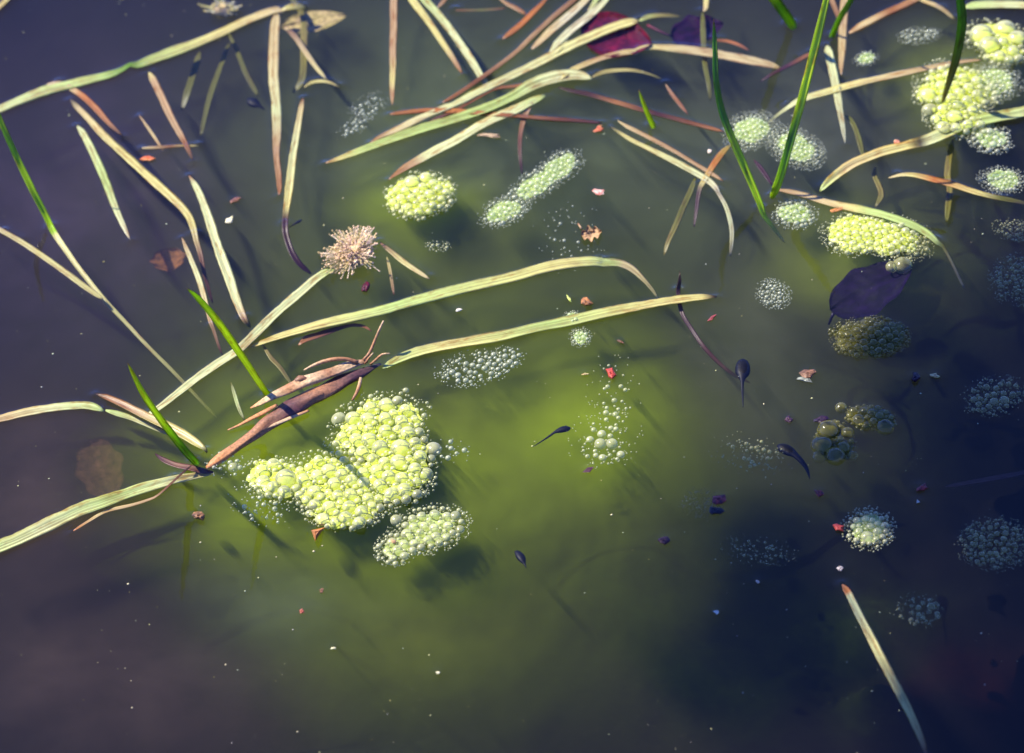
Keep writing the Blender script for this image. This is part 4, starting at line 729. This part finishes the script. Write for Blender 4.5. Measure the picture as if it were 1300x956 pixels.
# ------------------------------------------------------------------ tadpoles
def tadpole(label, path, body, dots=True):
    root = empty('tadpole', at(path[0][0], path[0][1])); tag(root, label, 'tadpole', 'tadpoles swimming near the surface')
    loft('body', '', '', path, 'blueblack blueblack', M_SKIN, parent=root, flat=.55, seg=14, step=2.0, rough=.05)
    (x0, y0), (x1, y1) = path[0][:2], path[2][:2]; d = np.array([x1 - x0, y1 - y0]); d = d / np.hypot(*d); n = np.array([-d[1], d[0]])
    for s in (-1, 1):
        q = np.array([x0, y0]) + d * body * .28 + n * s * body * .2; p = at(q[0], q[1], path[2][3] * MM + body * .10 * mpp(at(x0, y0)))
        v, f = ICO2; mesh_obj('eye', v * body * .045 * mpp(p) + p, f, M_SKIN, root, np.tile((.05, .05, .05), (len(v), 1)))
tadpole('round-bodied tadpole with straight thin tail pointing down', [(943, 456, 3, -1.6), (943, 459, 13, -1.6), (943, 466, 19, -1.6), (943, 474, 18, -1.6), (942.5, 480, 9, -1.6), (942.5, 486, 4.5, -1.6), (942.5, 496, 3, -2.6), (943, 507, 2, -3), (943.5, 517, .8, -3.4)], 24)
tadpole('slim tadpole with long tail over the bright green algae', [(724, 543, 3, -1.1), (721, 544, 8, -1.1), (715, 545, 10, -1.1), (709, 547, 7.5, -1.1), (704, 549, 4, -1.1), (697, 554, 3, -1.6), (688, 560, 2, -1.8), (677, 567, .8, -1.1)], 18)
tadpole('tadpole with curved thick tail left of the very large bubbles', [(988, 565, 4, -1.1), (991, 567, 12, -1.1), (997, 570, 16, -1.1), (1004, 574, 14, -1.1), (1010, 578, 9, -1.1), (1017, 585, 7.5, -1.6), (1023, 593, 5.5, -2.5), (1026, 600, 3.5, -2.8), (1028, 608, 1, -3)], 22)
tadpole('small blurry tadpole deep in the lower middle water', [(654, 700, 3, -3), (657, 702, 8, -3), (661, 707, 11, -3), (664, 712, 8, -3), (666, 716, 3, -3.2), (668, 721, 1, -3.4)], 14)
tadpole('tiny dark tadpole above the sunken tail of the straw blade', [(383, 279, 2, -.8), (380, 281, 4.5, -.8), (376, 283, 4, -.8), (371, 286, 2, -1), (367, 289, 1, -1.2)], 8)
tadpole('plump dark blue tadpole deep near the top-left blades', [(314, 126, 4, -5), (317, 127, 10, -5), (321, 130, 15, -5), (326, 133, 11, -5), (330, 135, 5, -5), (336, 139, 2, -6)], 16)

# ------------------------------------------------------------------ fluffy seed heads
C['cream2'] = (.98, .78, .58)
def fluff(label, cx, cy, rx, ry, n, zc, ang=0, cols=('peach', 'cream'), dense=1.0):
    root = empty('fluffy_flower', at(cx, cy)); tag(root, label, 'seed head', 'fluffy seed heads'); rg = np.random.default_rng(int(cx)); s = mpp(at(cx, cy))
    core = at(cx, cy, zc * .35 * MM); v, f = ICO2
    vv = v * np.array((rx * .42, ry * .5, rx * .3)) * s; ca, sa = math.cos(R(ang)), math.sin(R(ang)); vv = np.stack([vv[:, 0] * ca - vv[:, 1] * sa, vv[:, 0] * sa + vv[:, 1] * ca, vv[:, 2]], -1)
    vv = vv * (1 + .3 * RNG.random((len(vv), 1)))
    mesh_obj('core', vv + core, f, M_FLUFF, root, np.tile(C['pink'], (len(v), 1)))
    V, F, CC, T2, F2, C2 = [], [], [], [], [], []; iv, jf = ICO1
    for k in range(n):
        th = rg.random() * 2 * math.pi; ph = rg.uniform(-.1, 1.35); L = rg.uniform(.25, 1.08) * (1 + .75 * noise.noise(Vector((math.cos(th) * 1.6, math.sin(th) * 1.6, ph * 2))))
        d = np.array((math.cos(th) * math.cos(ph) * rx, math.sin(th) * math.cos(ph) * ry, math.sin(ph) * rx * .5)) * s * L
        d = np.array((d[0] * ca - d[1] * sa, d[0] * sa + d[1] * ca, d[2])); b = core + d * .15; e = core + d; e[2] = max(e[2], .0006); m = (b + e) / 2 + rg.normal(0, .00025, 3)
        t = (e - b) / np.linalg.norm(e - b); u = np.cross(t, (.3, .5, .8)); u /= np.linalg.norm(u); w_ = np.cross(t, u); r = .00016; o = len(V)
        for q in (b, m, e):
            for a in range(3): V.append(q + r * (u * math.cos(a * 2.09) + w_ * math.sin(a * 2.09)))
        for i in (0, 1):
            for a in range(3): F.append((o + i * 3 + a, o + i * 3 + (a + 1) % 3, o + i * 3 + 3 + (a + 1) % 3, o + i * 3 + 3 + a))
        c = np.array(C[cols[rg.integers(2)]]) * rg.uniform(.75, 1.1); CC += [c] * 9
        o = sum(len(q) for q in T2); T2.append(iv * rg.uniform(.0003, .00065) + e); F2.append(jf + o); C2.append(np.tile(c * (1, .85, .7), (len(iv), 1)))
    tag(mesh_obj('filaments', V, F, M_FLUFF, root, np.array(CC)), kind='stuff'); tag(mesh_obj('filament_tips', np.vstack(T2), np.vstack(F2), M_FLUFF, root, np.vstack(C2)), kind='stuff')
    MENISCUS.append((core[0], core[1], rx * .6 * s, 1.1 * MM))
fluff('fluffy round peach seed head at the top of the long pale blade', 450, 322, 35, 37, 1150, 5, 0, ('peach', 'cream2'))
fluff('narrow whitish bristly seed head in the top-left corner', 284, 14, 28, 12, 170, 2.5, -25, ('white', 'straw'))

# ------------------------------------------------------------------ specks drifting on and in the water
def specks(name, n, zr, size, cols):
    octa = np.array([(1, 0, 0), (-1, 0, 0), (0, 1, 0), (0, -1, 0), (0, 0, 1), (0, 0, -1)], float); of = np.array([(0, 2, 4), (2, 1, 4), (1, 3, 4), (3, 0, 4), (2, 0, 5), (1, 2, 5), (3, 1, 5), (0, 3, 5)])
    V, F, CC = [], [], []
    for k in range(n):
        x, y = RNG.uniform(-20, 1320), RNG.uniform(-20, 980)
        if noise.noise(Vector((x * .008, y * .008, 4))) + .6 * noise.noise(Vector((x * .03, y * .03, 4))) + RNG.uniform(-.35, .35) < .02: continue
        p = at(x, y, RNG.uniform(*zr) * MM); r = size * (.4 + RNG.random() ** 6 * 2.4) * mpp(p)
        V.append(octa * r * (RNG.uniform(.6, 1.5), RNG.uniform(.6, 1.5), .5) + p); F.append(of + 6 * (len(V) - 1)); CC.append(np.tile(np.array(C[cols[RNG.integers(len(cols))]]), (6, 1)))
        if zr[1] > 0 and r > .0005 * 1.2: MENISCUS.append((p[0], p[1], r, .35 * MM))
    tag(mesh_obj(name, np.vstack(V), np.vstack(F), M_CHIP, None, np.vstack(CC)), 'pale dust and crumbs scattered over the pond' if zr[1] > 0 else 'fine pale motes suspended in the murky water', 'dust', kind='stuff')
specks('floating_dust', 620, (0, .3), .52, ['cream', 'straw', 'white', 'pale', 'peach'])
specks('suspended_motes', 2200, (-16, -1), .55, ['straw', 'pale', 'ochre', 'peach'])

# ------------------------------------------------------------------ an unseen bough, its leaves placed towards the sun to shade the right of the water
def bough():
    root = empty('shade_bough', (-0.9, 0.5, 1.3)); tag(root, 'unseen leafy bough added outside the view to shade the right of the pond', 'unseen shading branch')
    rg = np.random.default_rng(5); bm_v, bm_f, cc = [], [], []
    spots = SHADE
    for (x, y, r, n) in spots:
        for k in range(n):
            a, q = rg.random() * 6.283, math.sqrt(rg.random()); p = at(x + r * q * math.cos(a), y + r * q * math.sin(a)) + np.array(SUN) * rg.uniform(1.5, 2.1)
            t = rg.normal(0, 1, 3); t[2] *= .3; t /= np.linalg.norm(t); nrm = rg.normal(0, .35, 3) + np.array(SUN); s = np.cross(t, nrm); s /= np.linalg.norm(s); L, W = rg.uniform(.035, .06), rg.uniform(.022, .036)
            o = len(bm_v)
            prof = [(-.5, 0), (-.25, .8), (.1, 1), (.35, .6), (.5, 0), (.35, -.6), (.1, -1), (-.25, -.8)]
            for u, v in prof: bm_v.append(p + t * u * L + s * v * W / 2 + np.array((0, 0, .003 * abs(v))))
            bm_f.append(tuple(o + i for i in range(8))); cc += [(.04, .07, .02)] * 8
    tag(mesh_obj('foliage', bm_v, bm_f, M_CHIP, root, np.array(cc)), kind='stuff')
    pts = [at(x, y) + np.array(SUN) * 1.8 for x, y, r, n in spots]; V, F = [], []
    for p in pts:
        q0, q1 = p, at(1650, 1000) + np.array(SUN) * 3.4; o = len(V)
        for i in range(9):
            f = i / 8; c = q0 * (1 - f) + q1 * f + np.array((0, 0, .1 * math.sin(f * 3))); r = .002 + .02 * f
            for k in range(6): V.append(c + r * np.array((0, math.cos(k * 1.047), math.sin(k * 1.047))))
            if i:
                for k in range(6): a = o + (i - 1) * 6; b = a + 6; F.append((a + k, a + (k + 1) % 6, b + (k + 1) % 6, b + k))
    mesh_obj('limb', V, F, M_BARK, root, np.tile((.09, .07, .05), (len(V), 1)))
SHADE = [(1150, 470, 60, 14), (1120, 590, 70, 9), (1235, 500, 105, 46), (1290, 360, 60, 20), (1290, 690, 60, 18), (1250, 790, 75, 34), (990, 810, 65, 20), (1180, 590, 70, 26), (930, 660, 80, 20), (880, 780, 110, 22), (1260, 930, 100, 40)]
bough()

# ------------------------------------------------------------------ the water itself, last because it rises to meet everything floating in it
def build_water():
    st = 0.0009; xs = axis(-0.31, 0.31, st, 4.9, 1.6); ys = axis(-0.36, 0.42, st, 4.9, 1.6)
    X, Y = np.meshgrid(xs, ys, indexing='ij'); Z = np.zeros_like(X)
    for (mx, my, r, hh) in MENISCUS:
        rad = r + .009; i0, i1 = np.searchsorted(xs, (mx - rad, mx + rad)); j0, j1 = np.searchsorted(ys, (my - rad, my + rad))
        if i1 - i0 < 2 or j1 - j0 < 2: continue
        d = np.hypot(X[i0:i1, j0:j1] - mx, Y[i0:i1, j0:j1] - my); k = hh * np.exp(-np.clip(d - r, 0, None) / .0019) - hh * .012
        k = np.where(d < r * .9, np.minimum(k, .55 * MM), k)
        Z[i0:i1, j0:j1] = np.maximum(Z[i0:i1, j0:j1], k)
    for _ in range(2):                                       # soften the joins
        Z[1:-1, 1:-1] = (Z[1:-1, 1:-1] * 2 + Z[:-2, 1:-1] + Z[2:, 1:-1] + Z[1:-1, :-2] + Z[1:-1, 2:]) / 6
    Z[0] = Z[-1] = 0; Z[:, 0] = Z[:, -1] = 0
    nx, ny = X.shape; V = np.stack([X, Y, Z], -1).reshape(-1, 3); F = grid_faces(nx, ny)
    b = len(V); V = np.vstack([V, [(xs[0], ys[0], -.6), (xs[-1], ys[0], -.6), (xs[-1], ys[-1], -.6), (xs[0], ys[-1], -.6)]])
    loops = [[*range(0, nx * ny, ny)], [*range((nx - 1) * ny, nx * ny)], [*range(nx * ny - 1, ny - 2, -ny)], [*range(ny - 1, -1, -1)]]
    me = bpy.data.meshes.new('pond_water'); me.vertices.add(len(V)); me.vertices.foreach_set('co', V.ravel())
    poly = [F.ravel()]; sizes = [np.full(len(F), 4)]
    for k, lp in enumerate(loops):
        lp = lp[::-1]; poly.append(np.array(lp + [b + k, b + (k + 1) % 4])); sizes.append(np.array([len(lp) + 2]))
    poly.append(np.array([b + 3, b + 2, b + 1, b])); sizes.append(np.array([4]))
    poly = np.concatenate(poly); sizes = np.concatenate(sizes)
    me.loops.add(len(poly)); me.loops.foreach_set('vertex_index', poly); me.polygons.add(len(sizes))
    me.polygons.foreach_set('loop_start', np.r_[0, np.cumsum(sizes)[:-1]]); me.polygons.foreach_set('loop_total', sizes)
    sm = np.zeros(len(sizes), bool); sm[:len(F)] = True; me.polygons.foreach_set('use_smooth', sm)
    me.update(calc_edges=True); me.validate(); me.materials.append(mat_water())
    o = bpy.data.objects.new('pond_water', me); COL.objects.link(o); tag(o, kind='structure')
build_water()
